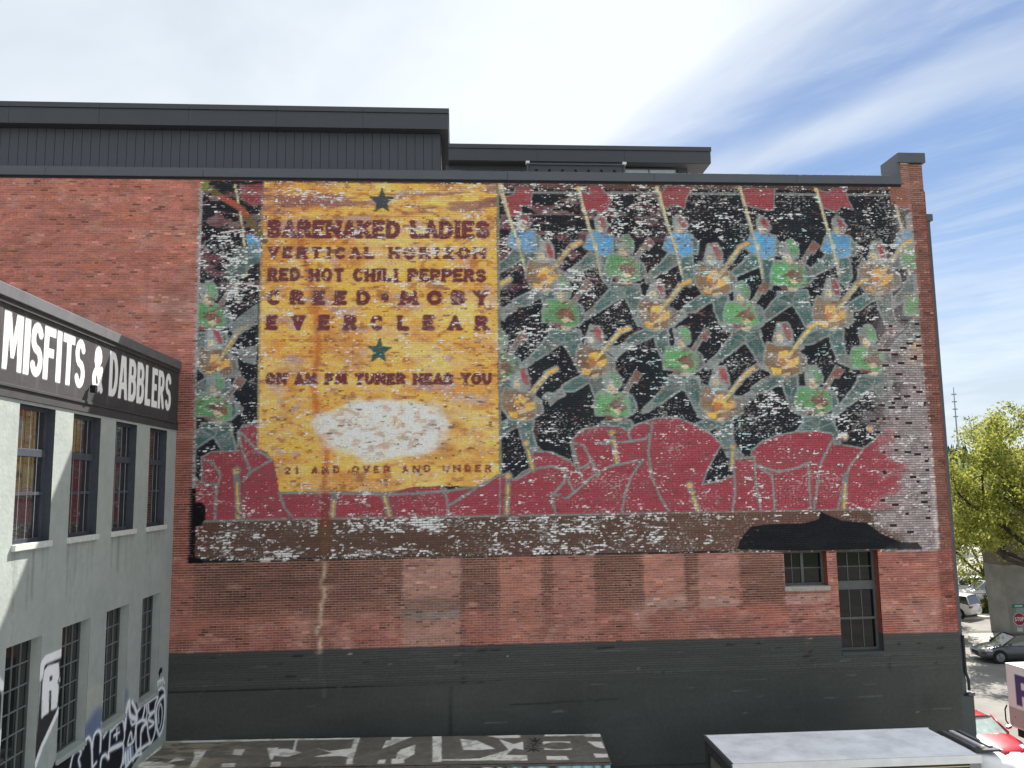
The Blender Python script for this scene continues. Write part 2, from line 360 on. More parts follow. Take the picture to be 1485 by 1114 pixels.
# blocked windows: paler, newer brick
PANELS = [(-1.51, .11, 5.40, 7.86, (158, 112, 98)), (1.21, 2.39, 5.40, 7.86, (156, 92, 74)), (2.80, 3.98, 5.40, 7.84, (150, 90, 76)), (5.39, 6.60, 6.66, 7.8, (160, 102, 86)), (7.0, 8.18, 6.64, 7.78, (158, 102, 88))]
for x0, x1, z0, z1, c in PANELS: cv.poly([(x0, z0), (x1, z0), (x1, z1), (x0, z1)], K(*c), alpha=.8)
cv.poly([(-1.5, 6.12), (.1, 6.12), (.1, 6.72), (-1.5, 6.72)], K(104, 78, 68), alpha=.75)
cv.poly([(-1.5, 6.15), (.1, 6.15), (.1, 6.38), (-1.5, 6.38)], K(128, 116, 108), alpha=.7)
for x0, x1 in ((5.39, 6.6), (7.0, 8.18), (9.56, 10.9)): cv.poly([(x0, 6.28), (x1, 6.28), (x1, 6.6), (x0, 6.6)], K(160, 128, 116), alpha=.55)
for q in range(14): cv.disc(rng.uniform(-7, 14), rng.uniform(5.5, 7.6), rng.uniform(.1, .4), .06, K(170, 120, 104), alpha=.5)
cv.poly([(13.1, 5.5), (14.1, 5.5), (14.1, 6.3), (13.1, 6.3)], K(174, 124, 110), alpha=.35)
# ---- mural ground
P_ = 4
bare = cv.a.copy()
cv.poly(mural_poly, K(27, 30, 36)); cv.poly(mural_poly, 1., ch=P_); cv.poly(mural_poly, .24, ch=3)
bl = fbm(U/1.6, V/.8, 21)[..., None]; inm = cv.a[..., 4:5] > .5
cv.a[..., :3] = np.where(inm, cv.a[..., :3]*(.85+.5*bl), cv.a[..., :3])
# maroon undercoat showing in the dark ground
mm = sm(fbm(U/.5, V/.16, 23), .52, .66)*sm(V, 14.8, 16.5)*sm(8-U, 0, 4); mm = mm*inm[..., 0]*.85
cv.a[..., :3] = cv.a[..., :3]*(1-mm[..., None])+K(112, 62, 72)*mm[..., None]
GREY = K(132, 140, 138); TEAL = K(66, 102, 98); GREEN = K(96, 160, 98); BROWN = K(128, 80, 66); TAN = K(138, 106, 76)
GOLD = K(240, 184, 86); NECK = K(222, 192, 116); BLUE = K(84, 162, 212); CREAM = K(218, 200, 162); RED = K(154, 66, 76); HAT = K(150, 62, 70); FLAG = K(152, 66, 74)
def shp(ax, ay, pts): return W([(ax+x, ay+y) for x, y in pts])
def fig(ax, ay, parts, clip=None, s=1.0, ow=4.6):
    jit = np.random.default_rng(int(ax*7+ay)); s = s*jit.uniform(.96, 1.09); rot_ = jit.uniform(-.07, .07); parts = [(k_, [(x*math.cos(rot_)-y*math.sin(rot_)+jit.uniform(-.9, .9), x*math.sin(rot_)+y*math.cos(rot_)+jit.uniform(-.9, .9)) for x, y in p_], c_, w_) for k_, p_, c_, w_ in parts]
    for kind, pts, c, w in parts:
        if kind in 'PL' and c is not None: P = shp(ax, ay, [(x*s, y*s) for x, y in pts]); cv.line(P, (w+ow)*PX, GREY*jit.uniform(.95, 1.2), closed=(kind == 'P'), clip=clip)
        if kind == 'P': cv.poly(P, GREY, clip=clip)
    for kind, pts, c, w in parts:
        P = shp(ax, ay, [(x*s+jit.uniform(-.5, .5), y*s+jit.uniform(-.5, .5)) for x, y in pts])
        col = c*jit.uniform(.85, 1.15)
        if kind in 'PQ': cv.poly(P, col, clip=clip, alpha=.93)
        elif kind == 'L' or kind == 'l': cv.line(P, w*PX, col, clip=clip)
    for kind, pts, c, w in parts:
        if kind == 'P' and w == 0:
            P = shp(ax, ay, [(x*s, y*s) for x, y in pts]); cv.line(P, 1.5*PX, K(146, 152, 150), closed=True, clip=clip, alpha=.75)
            if c is TEAL or (c is not None and abs(c[0]-TEAL[0]*.95) < 1e-6):
                for q in range(5):
                    i_ = jit.integers(0, len(pts)); a_, b_ = np.array(pts[i_]), np.mean(pts, 0); a_ = a_*.7+b_*.3; d_ = jit.uniform(-6, 6, 2); cv.line(shp(ax, ay, [a_, (a_+b_)/2+d_*.3, b_+d_*.5]), 1.1*PX, (K(48, 76, 76) if q % 2 else K(120, 140, 136)), clip=clip, alpha=.7)
FIG_C = [
 ('P', [(24, 96), (34, 96), (44, 104), (40, 110), (26, 106)], K(126, 134, 132), 0), ('P', [(22, 14), (30, 20), (33, 34), (26, 42), (22, 30)], TEAL, 0),
 ('P', [(-15, 50), (25, 50), (28, 58), (5, 68), (-14, 60)], TEAL, 0),
 ('P', [(-4, 55), (7, 64), (-13, 78), (-31, 91), (-41, 88), (-27, 72), (-15, 57)], TEAL, 0),
 ('P', [(8, 53), (25, 53), (28, 65), (32, 79), (34, 98), (24, 100), (15, 83), (5, 67)], TEAL*.95, 0),
 ('P', [(-34, 89), (-41, 88), (-50, 95), (-54, 103), (-46, 101), (-36, 94)], GREY, 0),
 ('P', [(-19, 9), (-2, 9), (12, 11), (25, 20), (26, 40), (18, 45), (5, 44), (-8, 40), (-23, 39), (-24, 25)], GREEN, 0),
 ('P', [(-9, -17), (-2, -14), (6, -16), (8, 8), (2, 13), (-7, 8), (-8, -6)], GREY*1.15, 0),
 ('P', [(-2, -19), (6, -20), (12, -12), (14, -2), (12, 4), (6, 0), (1, -8)], GREEN, 0),
 ('Q', [(-5, -1), (0, -3), (5, 2), (6, 9), (2, 13), (-4, 10)], CREAM, 0), ('Q', [(2, 12), (9, 11), (8, 15), (3, 15)], HAT, 0), ('l', [(-3, 2), (-1, 2)], K(60, 44, 40), 1.1), ('l', [(-3, 7), (1, 7)], K(110, 50, 44), 1.0), ('l', [(1, -2), (6, 4)], GREY*.6, .9),
 ('Q', [(-2, 26), (5, 20), (12, 22), (19, 28), (20, 35), (10, 40), (3, 35)], BROWN, 0), ('Q', [(-9, 30), (0, 22), (8, 20), (0, 30)], BROWN*.9, 0),
 ('Q', [(-13, 40), (4, 42), (3, 47), (-10, 46)], BROWN*1.05, 0),
 ('Q', [(0, 34), (9, 33), (14, 38), (6, 41)], CREAM, 0), ('Q', [(0, 46), (15, 45), (12, 51), (2, 50)], CREAM*.95, 0),
 ('L', [(8, 28), (30, -6)], BROWN*1.1, 3.8), ('P', [(27, -6), (34, -19), (43, -12), (36, -1)], BROWN, -2.2), ('l', [(9, 27), (29, -5)], GREY*1.1, .9),
]
FIG_B = [
 ('P', [(12, 92), (25, 92), (36, 102), (30, 108), (14, 102)], K(126, 134, 132), 0), ('P', [(20, 22), (30, 28), (32, 42), (24, 50)], K(124, 112, 96), 0),
 ('P', [(-14, 55), (-27, 61), (-42, 72), (-40, 79), (-24, 77), (-8, 66), (8, 60)], TEAL, 0),
 ('P', [(-43, 76), (-55, 84), (-64, 83), (-68, 90), (-60, 93), (-57, 99), (-50, 92), (-38, 83)], GREY*1.05, 0),
 ('P', [(-3, 56), (19, 55), (20, 74), (25, 95), (12, 98), (3, 78)], TEAL*.95, 0),
 ('P', [(-21, 9), (-9, 13), (10, 14), (23, 25), (23, 49), (6, 59), (-14, 53), (-26, 37), (-25, 21)], TAN, 0),
 ('P', [(-7, -17), (5, -18), (11, -5), (12, 8), (6, 14), (-9, 14), (-13, 5), (-10, -6)], K(156, 160, 158), 0),
 ('Q', [(-10, 0), (-3, -3), (0, 4), (-2, 10), (-9, 8)], CREAM, 0),
 ('l', [(-7, 2), (-5, 2)], K(50, 44, 42), 1.1), ('l', [(-7, 7), (-3, 8)], K(110, 50, 44), 1.0), ('l', [(-6, -3), (2, -2), (6, 5)], GREY*.6, 1.0),
 ('Q', [(-2, -18), (5, -16), (11, -5), (12, 6), (6, 5), (1, -6)], K(164, 62, 72), 0),
 ('Q', [(-6, 21), (5, 19), (8, 27), (1, 37), (-9, 34)], GOLD, 0), ('Q', [(5, 33), (21, 27), (21, 37), (8, 44)], GOLD, 0), ('Q', [(-17, 44), (-2, 45), (-3, 54), (-13, 52)], GOLD*.95, 0),
 ('Q', [(-4, 38), (6, 36), (8, 44), (-2, 46)], CREAM*.95, 0), ('Q', [(-2, 53), (10, 50), (8, 57), (-2, 57)], CREAM*.9, 0), ('Q', [(-8, 32), (1, 30), (6, 38), (-4, 44)], K(190, 120, 70), 0),
 ('L', [(5, 31), (38, -14)], NECK, 4.6), ('L', [(36, -12), (49, -19)], GOLD, 5.4), ('l', [(6, 31), (30, -2)], K(140, 110, 70), .8),
]
FIG_A = [
 ('P', [(-43, 62), (-52, 70), (-50, 78), (-40, 72)], K(126, 134, 132), 0), ('P', [(18, 14), (26, 24), (24, 40), (18, 36)], TEAL, 0),
 ('P', [(-16, 37), (-2, 43), (-6, 53), (-24, 62), (-43, 70), (-45, 62), (-29, 51)], TEAL, 0),
 ('P', [(0, 44), (16, 42), (18, 70), (12, 86), (2, 76)], TEAL, 0),
 ('P', [(-13, 5), (7, 8), (19, 13), (20, 38), (3, 44), (-6, 37), (-16, 34), (-24, 29), (-18, 13)], BLUE, 0),
 ('P', [(-7, -12), (-2, -18), (7, -13), (12, -2), (8, 5), (3, 2), (-5, 3)], GREY*1.1, 0),
 ('Q', [(-3, -12), (2, -16), (7, -12), (11, -2), (8, 3), (3, -2)], HAT, 0),
 ('Q', [(-6, -3), (1, -3), (4, 7), (-1, 8), (-5, 3)], CREAM*.95, 0), ('Q', [(0, 7), (8, 8), (6, 11), (0, 10)], HAT, 0),
 ('l', [(-31, -58), (-14, 5), (-7, 30), (1, 70)], GREY*1.1, 5.2), ('l', [(-31, -58), (-14, 5), (-7, 30), (1, 70)], K(206, 192, 148), 3.0),
 ('Q', [(-10, 24), (-4, 22), (-3, 30), (-9, 31)], CREAM, 0),
]
FLAGS = [
 [(-26, -40), (-12, -43), (-10, -53), (8, -54), (15, -49), (12, -37), (13, -25), (10, -29), (-4, -29), (-1, -16), (-11, -13), (-22, -15)],
 [(-27, -53), (-15, -47), (-14, -58), (-4, -62), (3, -55), (17, -40), (4, -20), (-10, -28), (-22, -22)],
 [(-28, -47), (-18, -59), (7, -60), (20, -57), (11, -46), (7, -28), (-2, -33), (-13, -33), (-17, -27), (-25, -36)],
 [(-29, -55), (-16, -58), (-2, -56), (18, -56), (17, -44), (16, -27), (8, -26), (-8, -30), (-22, -33)],
 [(-30, -56), (-14, -52), (-6, -58), (10, -58), (14, -42), (22, -28), (12, -32), (2, -32), (-2, -23), (-12, -28), (-20, -30)],
 [(-28, -52), (-10, -57), (8, -58), (8, -34), (-2, -35), (-2, -27), (-12, -24), (-22, -30)]]
AS = [(757.5, 326), (870, 330), (985, 330), (1105, 331), (1215, 332), (1322, 328)]
for (ax, ay), fl in zip(AS, FLAGS):
    P = shp(ax, ay, fl); P[:, 1] = np.minimum(P[:, 1], 18.9)
    cv.line(P, 3*PX, GREY, closed=True); cv.poly(P, FLAG); mid = shp(ax, ay, [(-9, -55), (-7, -40), (-3, -30)]); cv.line(mid, 1.6*PX, GREY, alpha=.8)
for ax, ay in AS: fig(ax, ay, FIG_A)
P = shp(365, 335, [(-8, 5), (10, 8), (14, 20), (12, 40), (0, 38), (-6, 28)]); cv.poly(P, BLUE)
cv.poly(W([(346, 268), (392, 266), (386, 292), (368, 300), (350, 290)]), FLAG, alpha=.8); cv.line(W([(341, 268), (352, 330), (358, 400)]), 3*PX, K(206, 192, 148))
order = [('B', 1332, 478, None), ('C', 1330, 350, None), ('A', 640, 332, 724), ('B', 791, 368, None), ('C', 904, 362, None), ('B', 1035, 372, None), ('C', 1143, 370, None), ('B', 1272, 369, None),
         ('C', 813, 425, None), ('B', 952, 424, None), ('C', 1073, 429, None), ('B', 1206, 422, None), ('C', 1335, 418, None), ('B', 690, 424, 724),
         ('C', 300, 430, None), ('B', 311, 494, None), ('C', 720, 500, 724), ('B', 862, 491, None), ('C', 987, 495, None), ('B', 1136, 487, None), ('C', 1256, 493, None),
         ('B', 755, 553, 724), ('C', 310, 562, None), ('C', 886, 559, None), ('B', 1044, 551, None), ('C', 1178, 552, None)]
xc = float(on_wall(724, 500)[0])
for k, ax, ay, cl in order: fig(ax, ay, {'A': FIG_A, 'B': FIG_B, 'C': FIG_C}[k], clip=xc if (cl or ax > 700 and ax < 800) else None)
cv.poly(W([(343, 360), (374, 352), (375, 380), (350, 400), (330, 408), (326, 396)]), TEAL, alpha=.8)
cv.poly(W([(352, 455), (374, 440), (374, 470), (340, 486), (330, 474)]), GREY, alpha=.8); cv.poly(W([(340, 508), (374, 500), (370, 530), (352, 524)]), GREY, alpha=.9)
fgm = (cv.a[..., :3].sum(-1) > .17) & (cv.a[..., 4] > .5) & (V > 9.5); ck = sm(fbm(U/.28, V/.16, 61), .42, .68)*.34*fgm
cv.a[..., :3] = cv.a[..., :3]*(1-ck[..., None])+K(150, 150, 146)*ck[..., None]
ck2 = sm(fbm(U/.22, V/.14, 63), .60, .70)*.4*fgm; cv.a[..., :3] = cv.a[..., :3]*(1-ck2[..., None])+K(112, 98, 90)*ck2[..., None]
# red drapery
red_main = W([(720, 749), (722, 690), (737, 690), (744, 698), (757, 687), (772, 679), (774, 656), (800, 657), (826, 670), (836, 680), (829, 641), (843, 625), (869, 619), (898, 619), (911, 627), (921, 618), (950, 608), (979, 606), (1007, 617), (1030, 630), (1045, 645), (1036, 660), (1025, 681), (1017, 704), (1040, 700), (1066, 690), (1064, 668), (1093, 664), (1091, 654), (1105, 642), (1126, 633), (1151, 628), (1184, 626), (1206, 630), (1209, 645), (1233, 648), (1252, 652), (1268, 640), (1280, 625), (1302, 613), (1300, 640), (1316, 670), (1336, 676), (1322, 705), (1318, 739), (1200, 740), (960, 744)])
cv.line(red_main, 5*PX, GREY, closed=True); cv.poly(red_main, RED)
red_left = W([(283, 694), (294, 703), (293, 664), (307, 656), (346, 655), (346, 627), (353, 618), (373, 617), (380, 648), (398, 668), (405, 712), (480, 712), (566, 716), (600, 705), (634, 703), (650, 712), (700, 706), (724, 690), (724, 749), (640, 750), (370, 755), (283, 760)])
cv.line(red_left, 4*PX, GREY, closed=True); cv.poly(red_left, RED)
for pl in ([(830, 642), (846, 646), (856, 664), (866, 688)], [(836, 680), (850, 676), (857, 668)], [(829, 641), (845, 697)], [(822, 722), (838, 710), (860, 690), (885, 676), (932, 667)], [(932, 667), (916, 690), (905, 720), (902, 745)],
           [(911, 627), (915, 640), (935, 637), (944, 628), (946, 617), (935, 612)], [(944, 628), (940, 655), (944, 690), (958, 722), (972, 744)], [(866, 643), (905, 641), (935, 637)],
           [(748, 696), (775, 680), (800, 676), (818, 682), (826, 700), (832, 712)], [(800, 720), (806, 712), (818, 700), (820, 686)], [(800, 720), (806, 745)], [(822, 722), (800, 716)],
           [(1065, 690), (1066, 715), (1062, 742)], [(1094, 664), (1096, 700), (1104, 742)], [(1096, 676), (1130, 684), (1158, 678), (1175, 670)], [(1098, 676), (1120, 690), (1124, 742)], [(1172, 672), (1176, 742)], [(1206, 640), (1190, 672), (1180, 742)], [(1250, 654), (1232, 676), (1222, 710), (1214, 742)],
           [(293, 664), (310, 672), (320, 690), (316, 703), (300, 703), (293, 698)], [(314, 705), (312, 756)], [(346, 630), (352, 655), (364, 684)], [(394, 667), (364, 684), (352, 698)], [(350, 628), (372, 652), (396, 667)], [(405, 714), (412, 735), (426, 754)], [(640, 708), (648, 722), (650, 746)], [(690, 708), (660, 728), (650, 733)], [(716, 690), (700, 704), (650, 712), (566, 718), (480, 715), (405, 715)]):
    cv.line(W(pl), 3.4*PX, GREY*.95)
for bx, by, ex, ey, cr_ in ((888, 628, 895, 672, 1), (763, 643, 773, 681, 1), (737, 690, 735, 746, 1), (1000, 704, 1012, 740, 1), (1063, 648, 1061, 680, 1), (555, 710, 565, 749, 1), (485, 718, 482, 752, 0), (343, 683, 346, 755, 1), (1225, 634, 1225, 636, 1), (1226, 690, 1224, 739, 0), (1262, 622, 1262, 624, 1)):
    cv.line(W([(bx, by), (ex, ey)]), 8.5*PX, GREY*.8)
    if cr_: u, v = on_wall(bx, by); cv.disc(u, v, 6*PX, 6*PX, GREY*.9); cv.disc(u, v, 3.6*PX, 3.6*PX, K(216, 160, 88))
    cv.line(W([(bx+(ex-bx)*.25, by+(ey-by)*.25), (ex, ey)]), 3.0*PX, K(216, 172, 84))
# brown band
bb = W([(278, 757), (370, 754), (740, 748), (1200, 740), (1325, 738), (1345, 797), (1000, 801), (560, 807), (282, 815)])
cv.poly(bb, K(92, 68, 58)); cv.line(W([(278, 757), (370, 754), (740, 748), (1200, 740), (1262, 739)]), 3.2*PX, K(128, 122, 116))
cv.poly(W([(284, 760), (302, 760), (302, 800), (284, 800)]), K(110, 60, 56), alpha=.6)
cv.poly(W([(967, 744), (1250, 740), (1262, 797), (967, 802)]), K(104, 74, 62), alpha=.7); cv.poly(bb, .36, ch=3); cv.poly(W([(1255, 735), (1350, 735), (1350, 800), (1255, 800)]), .25, ch=3); cv.poly(W([(967, 744), (1260, 740), (1268, 797), (967, 802)]), .14, ch=3)
cv.poly(W([(330, 757), (740, 750), (960, 746), (960, 764), (740, 770), (330, 776)]), .46, ch=3); cv.poly(W([(400, 775), (700, 770), (700, 792), (400, 796)]), .2, ch=3); cv.poly(W([(460, 752), (482, 752), (480, 808), (462, 808)]), .05, ch=3); cv.poly(W([(466, 752), (480, 752), (476, 808), (466, 808)]), K(104, 74, 52), alpha=.8)
bx_, bz_ = [], []
e = [(278, 815.5)]+[(x, 815.3-(x-278)*.0172+(-1.2 if (x//60) % 2 else .6)) for x in range(300, 1080, 30)]
cv.line(W(e), 3.4*PX, K(26, 27, 30)); cv.line(W([(300, 812), (760, 805), (1066, 799)]), 1.6*PX, K(30, 30, 32), alpha=.7)
bs = lambda L: W([(270+x/4.845, 600+y/4.845) for x, y in L])
cv.poly(bs([(30, 515), (68, 515), (68, 625), (110, 625), (135, 650), (135, 740), (110, 785), (68, 792), (66, 1008), (110, 1022), (130, 1048), (10, 1056)]), K(18, 18, 22)); 
blk = bs([(30, 515), (68, 515), (68, 625), (110, 625), (135, 650), (135, 740), (110, 785), (68, 792), (66, 1008), (110, 1022), (130, 1048), (10, 1056)]); cv.poly(blk, 1., ch=4); cv.poly(blk, .0, ch=3)
mt = W([(1069, 797), (1072, 786), (1081, 773), (1090, 763), (1120, 760), (1166, 759), (1187, 753), (1190, 742), (1206, 749), (1221, 755), (1257, 758), (1276, 773), (1303, 785), (1331, 788), (1338, 794), (1336, 797), (1250, 797), (1160, 799)])
cv.poly(mt, K(27, 29, 33)); cv.poly(mt, 0., ch=3); cv.poly(mt, 1., ch=4)
# top border
cv.poly(W([(728, 262), (1300, 268), (1300, 276), (728, 274)]), K(104, 74, 66), alpha=.7); cv.line(W([(728, 279), (1310, 283)]), 3.6*PX, K(132, 136, 134), alpha=.85)
for (ax, ay), fl in zip(AS, FLAGS): P = shp(ax, ay, fl); P[:, 1] = np.minimum(P[:, 1], 18.9); cv.poly(P, FLAG, alpha=.75); cv.poly(P, .09, ch=3)
for ax, ay in AS:
    u, v = on_wall(ax-32, ay-57); cv.disc(u, v, 3.2*PX, 3.2*PX, K(214, 174, 92)); cv.line(shp(ax, ay, [(-31, -58), (-14, 5)]), 3.0*PX, K(206, 192, 148))
# ---- the yellow board
yb = W([(383, 262), (720, 262), (722, 480), (724, 686), (712, 694), (691, 706), (640, 705), (600, 706), (566, 713), (405, 713), (397, 668), (386, 656), (373, 650), (374, 560), (378, 400)]); yb[:, 1] = np.minimum(yb[:, 1], 18.93)
cv.poly(yb, -1., ch=5); yi = cv.a[..., 5] < -.5; cv.a[..., 5] = 0
yc = K(236, 180, 86)[None, None]*np.ones_like(cv.a[..., :3])
o1 = sm(fbm(U/.9, V/.55, 31), .42, .70)[..., None]*.75; yc = yc*(1-o1)+K(196, 132, 66)*o1
o2 = sm(fbm(U/.25, V/.12, 33), .56, .72)[..., None]*.65; yc = yc*(1-o2)+K(150, 84, 52)*o2
o3 = sm(fbm(U/1.2, V/.5, 36), .55, .72)[..., None]*.6; yc = yc*(1-o3)+K(240, 204, 128)*o3
top = sm(V, 17.2, 18.4)*sm(fbm(U/1.0, V/.14, 39), .46, .6); yc = yc*(1-top[..., None]*.8)+K(134, 86, 92)*top[..., None]*.8
o4 = sm(fbm(U/.5, V/.3, 41), .66, .76)[..., None]*.6; yc = yc*(1-o4)+K(180, 156, 160)*o4
cv.a[..., :3] = np.where(yi[..., None], yc, cv.a[..., :3]); cv.a[..., 3] = np.where(yi, .17, cv.a[..., 3])
cv.line(W([(722, 272), (724, 480), (726, 690)]), 3.6*PX, K(128, 128, 112)); cv.line(W([(380, 300), (375, 560), (374, 648)]), 3*PX, K(150, 140, 110), alpha=.7)
rust = W([(432, 330), (442, 380), (456, 430), (462, 500), (455, 560), (461, 615), (474, 655), (470, 708)])
cv.line(rust, 17*PX, K(206, 140, 70), alpha=.35, soft=8); cv.line(rust, 8*PX, K(186, 104, 48), alpha=.75, soft=6)
cv.line(W([(398, 335), (400, 372)]), 9*PX, K(206, 140, 80), alpha=.7, soft=6)
cv.line(W([(472, 720), (471, 758)]), 11*PX, K(128, 50, 44), alpha=.8, soft=4)
# white cloud on the board
for q in range(60):
    a = rng.uniform(0, 2*math.pi); r = math.sqrt(rng.random()); u, v = on_wall(556+86*r*math.cos(a)*(1-.1*math.sin(a)), 624+38*r*math.sin(a))
    cv.disc(u, v, rng.uniform(.25, .5), rng.uniform(.16, .34), K(222, 214, 200), alpha=rng.uniform(.3, .7), soft=.3)
u, v = on_wall(556, 622); cv.disc(u, v, 1.85, .84, K(236, 230, 222), alpha=.6, soft=.1)
wd = sm(1.05-np.hypot((U-u)/1.9, (V-v)/.88), 0, .25); br_ = sm(fbm(U/.22, V/.12, 47), .5, .66)*wd*.55
cv.a[..., :3] = cv.a[..., :3]*(1-br_[..., None])+K(168, 120, 92)*br_[..., None]; cv.a[..., 3] = np.maximum(cv.a[..., 3], wd*.42)
cv.line(W([(548, 585), (546, 612), (560, 626), (630, 622), (645, 610)]), 7*PX, K(232, 228, 222), alpha=.6, soft=5)
# stars
def star(px, py, r, col, rot=0):
    pts = [(px+(r if k % 2 == 0 else r*.42)*math.sin(R_(k*36+rot)), py-(r if k % 2 == 0 else r*.42)*math.cos(R_(k*36+rot))*1.05) for k in range(10)]
    cv.line(W(pts), 1.4*PX, K(40, 52, 50), closed=True); cv.poly(W(pts), col)
star(554, 292, 18, K(66, 74, 76)); star(550, 509, 18, K(52, 88, 84), 3)
# text of the board
MAR = K(112, 52, 58); EDG = K(66, 36, 44)
def text_line(s, x0, x1, y0, y1, t, gap, wide, serif=.85, slope=.004, col=MAR, edge=EDG, ws={}):
    base = {'I': .5, ' ': .62, 'M': 1.3, 'N': 1.1, '•': .8, 'O': 1.1, 'L': .9, 'E': .9, '1': .7}; base.update(ws)
    tot = sum(base.get(c, 1.)*wide for c in s)+gap*(len(s)-1); k = (x1-x0)/tot; x = x0
    for c in s:
        w = base.get(c, 1.)*wide*k; ya = y0+(x-x0)*slope; yb_ = y1+(x-x0)*slope
        j = rng.uniform(-.5, .5)
        (ua, va), (ub, vb) = [tuple(map(float, on_wall(*p))) for p in ((x, yb_+j), (x+w, ya+j))]
        if c == '•': cv.disc((ua+ub)/2, (va+vb)/2, 6*PX, 6*PX, edge, soft=.1); cv.disc((ua+ub)/2, (va+vb)/2, 4.8*PX, 4.8*PX, col)
        elif c != ' ': glyph(cv, c, ua, ub, va, vb, t*PX, col, serif, edge, .5*PX)
        x += w+gap*k
text_line('BARENAKED LADIES', 388, 710, 319, 345, 6.8, 1.2, 19, .5)
text_line('VERTICAL HORIZON', 389, 704, 358, 375, 4.6, 5, 14, .55)
text_line('RED HOT CHILI PEPPERS', 388, 705, 389, 408, 4.8, 1.6, 14, .5)
text_line('CREED•MOBY', 387, 708, 421, 442, 6.0, 13, 19, .6, slope=.002)
text_line('EVERCLEAR', 386, 708, 457, 479, 6.0, 20, 19, .6, slope=.002)
text_line('ON AM FM TUNER NEAR YOU', 385, 713, 541, 558, 4.8, 1.6, 14, .5, slope=0)
text_line('21 AND OVER AND UNDER', 412, 713, 677, 688, 2.9, 5, 9, .5, slope=-.012, col=K(128, 58, 48), edge=None)
# top-left sash, border lines
cv.line(W([(296, 268), (318, 284), (352, 304), (366, 326), (384, 350)]), 9*PX, K(104, 92, 56)); cv.line(W([(322, 286), (340, 296), (358, 312)]), 7*PX, K(170, 78, 64))
cv.line(W([(293, 268), (290, 330), (285, 480), (282, 600), (281, 706)]), 4.2*PX, K(150, 156, 156)); cv.poly(W([(292, 262), (304, 262), (301, 278), (292, 276)]), K(124, 122, 60))
keep_ = Canvas(-15.2, 15.0, 2.0, 20.4, .014, 1); keep_.poly(mural_poly, 1., ch=0); keep_.poly(blk, 1., ch=0); keep_.line(mural_poly, .03, 1., ch=0, closed=True)
cv.a = cv.a*keep_.a+bare*(1-keep_.a)
# washed-out right edge of the mural: paint gone, pale lilac brick left
edge = sm(U+fbm(U/.8, V/.5, 51)*2.2-1.1+sm(V, 8, 18)*-.6, 12.45, 13.4)*sm(14.32-U+.1*fbm(U*6, V*6, 5), .0, .12)*(V > 7.75)*(V < 18.4)
edge = edge*(1-.72*sm(V, 12.6, 15.5)); mk = Canvas(-15.2, 15.0, 2.0, 20.4, .014, 1); mk.poly(mt, 1., ch=0); hold = mk.a[..., 0] > .5; edge = np.where(hold, edge*.1, edge)
pale = (K(172, 160, 158)[None, None]*(1-fbm(U/.6, V/.4, 53)[..., None]*.5)+K(122, 104, 112)*fbm(U/.6, V/.4, 53)[..., None]*.5)
cv.a[..., :3] = cv.a[..., :3]*(1-edge[..., None]*.9)+pale*edge[..., None]*.9
cv.a[..., 4] = np.where(U > 14.30+.06*fbm(U*3, V*3, 6), 0, cv.a[..., 4]); cv.a[..., 5] = edge
rb = (U > 14.28)&(V > 7.8); cv.a[..., :3] = np.where(rb[..., None], K(132, 84, 72)*(1.15-.4*fbm(U/.4, V/.5, 60)[..., None]), cv.a[..., :3])
cv.poly([(13.6, 18.4), (14.8, 18.4), (14.8, 20.3), (13.6, 20.3)], K(140, 96, 82)); cv.poly([(13.9, 18.95), (14.8, 18.95), (14.8, 20.3), (13.9, 20.3)], 0., ch=4); cv.poly([(13.6, 18.4), (14.9, 18.4), (14.9, 20.3), (13.6, 20.3)], .05, ch=3)
cv.line(W([(1345, 560), (1350, 640), (1356, 720), (1360, 795)]), 3*PX, K(206, 204, 202), alpha=.8)
# extra local wear
for x0, y0, x1, y1, w_ in ((300, 320, 372, 470, .55), (300, 480, 372, 600, .38), (300, 735, 740, 758, .5), (330, 700, 400, 756, .42), (980, 320, 1090, 360, .45), (865, 275, 960, 350, .40), (728, 300, 860, 350, .4), (1100, 375, 1200, 405, .55), (800, 380, 880, 470, .42), (740, 410, 800, 520, .4), (870, 395, 930, 405, .6), (1080, 560, 1150, 620, .62), (1020, 600, 1080, 640, .6), (1200, 560, 1290, 650, .62), (900, 700, 1010, 745, .28), (1060, 670, 1130, 745, .36), (1230, 340, 1330, 420, .4), (640, 690, 724, 745, .34), (380, 268, 520, 300, .42), (385, 322, 560, 346, .5), (560, 350, 715, 378, .4), (690, 395, 722, 500, .5), (383, 542, 440, 556, .6), (640, 672, 724, 684, .5)):
    a, b_ = W([(x0, y1), (x1, y0)]); w = cv.win(a[0], b_[0], a[1], b_[1]); i0, i1, j0, j1 = w
    if i1 > i0 and j1 > j0:
        du = sm(np.minimum(cv.U[i0:i1]-a[0], b_[0]-cv.U[i0:i1]), 0, .5)[None]*sm(np.minimum(cv.V[j0:j1]-a[1], b_[1]-cv.V[j0:j1]), 0, .2)[:, None]
        cv.a[j0:j1, i0:i1, 3] = np.maximum(cv.a[j0:j1, i0:i1, 3], min(w_, .43)*du)
cv.a[..., 3] = np.where((V > 13.9)&(V < 17.9)&(U > 8.2)&(U < 11.5), np.minimum(cv.a[..., 3], .2), cv.a[..., 3])
rd = (cv.a[..., 0] > cv.a[..., 1]*4)&(V < 12.2)&(cv.a[..., 4] > .5); cv.a[..., 3] = np.where(rd & (cv.a[..., 3] < .35), .14, cv.a[..., 3])
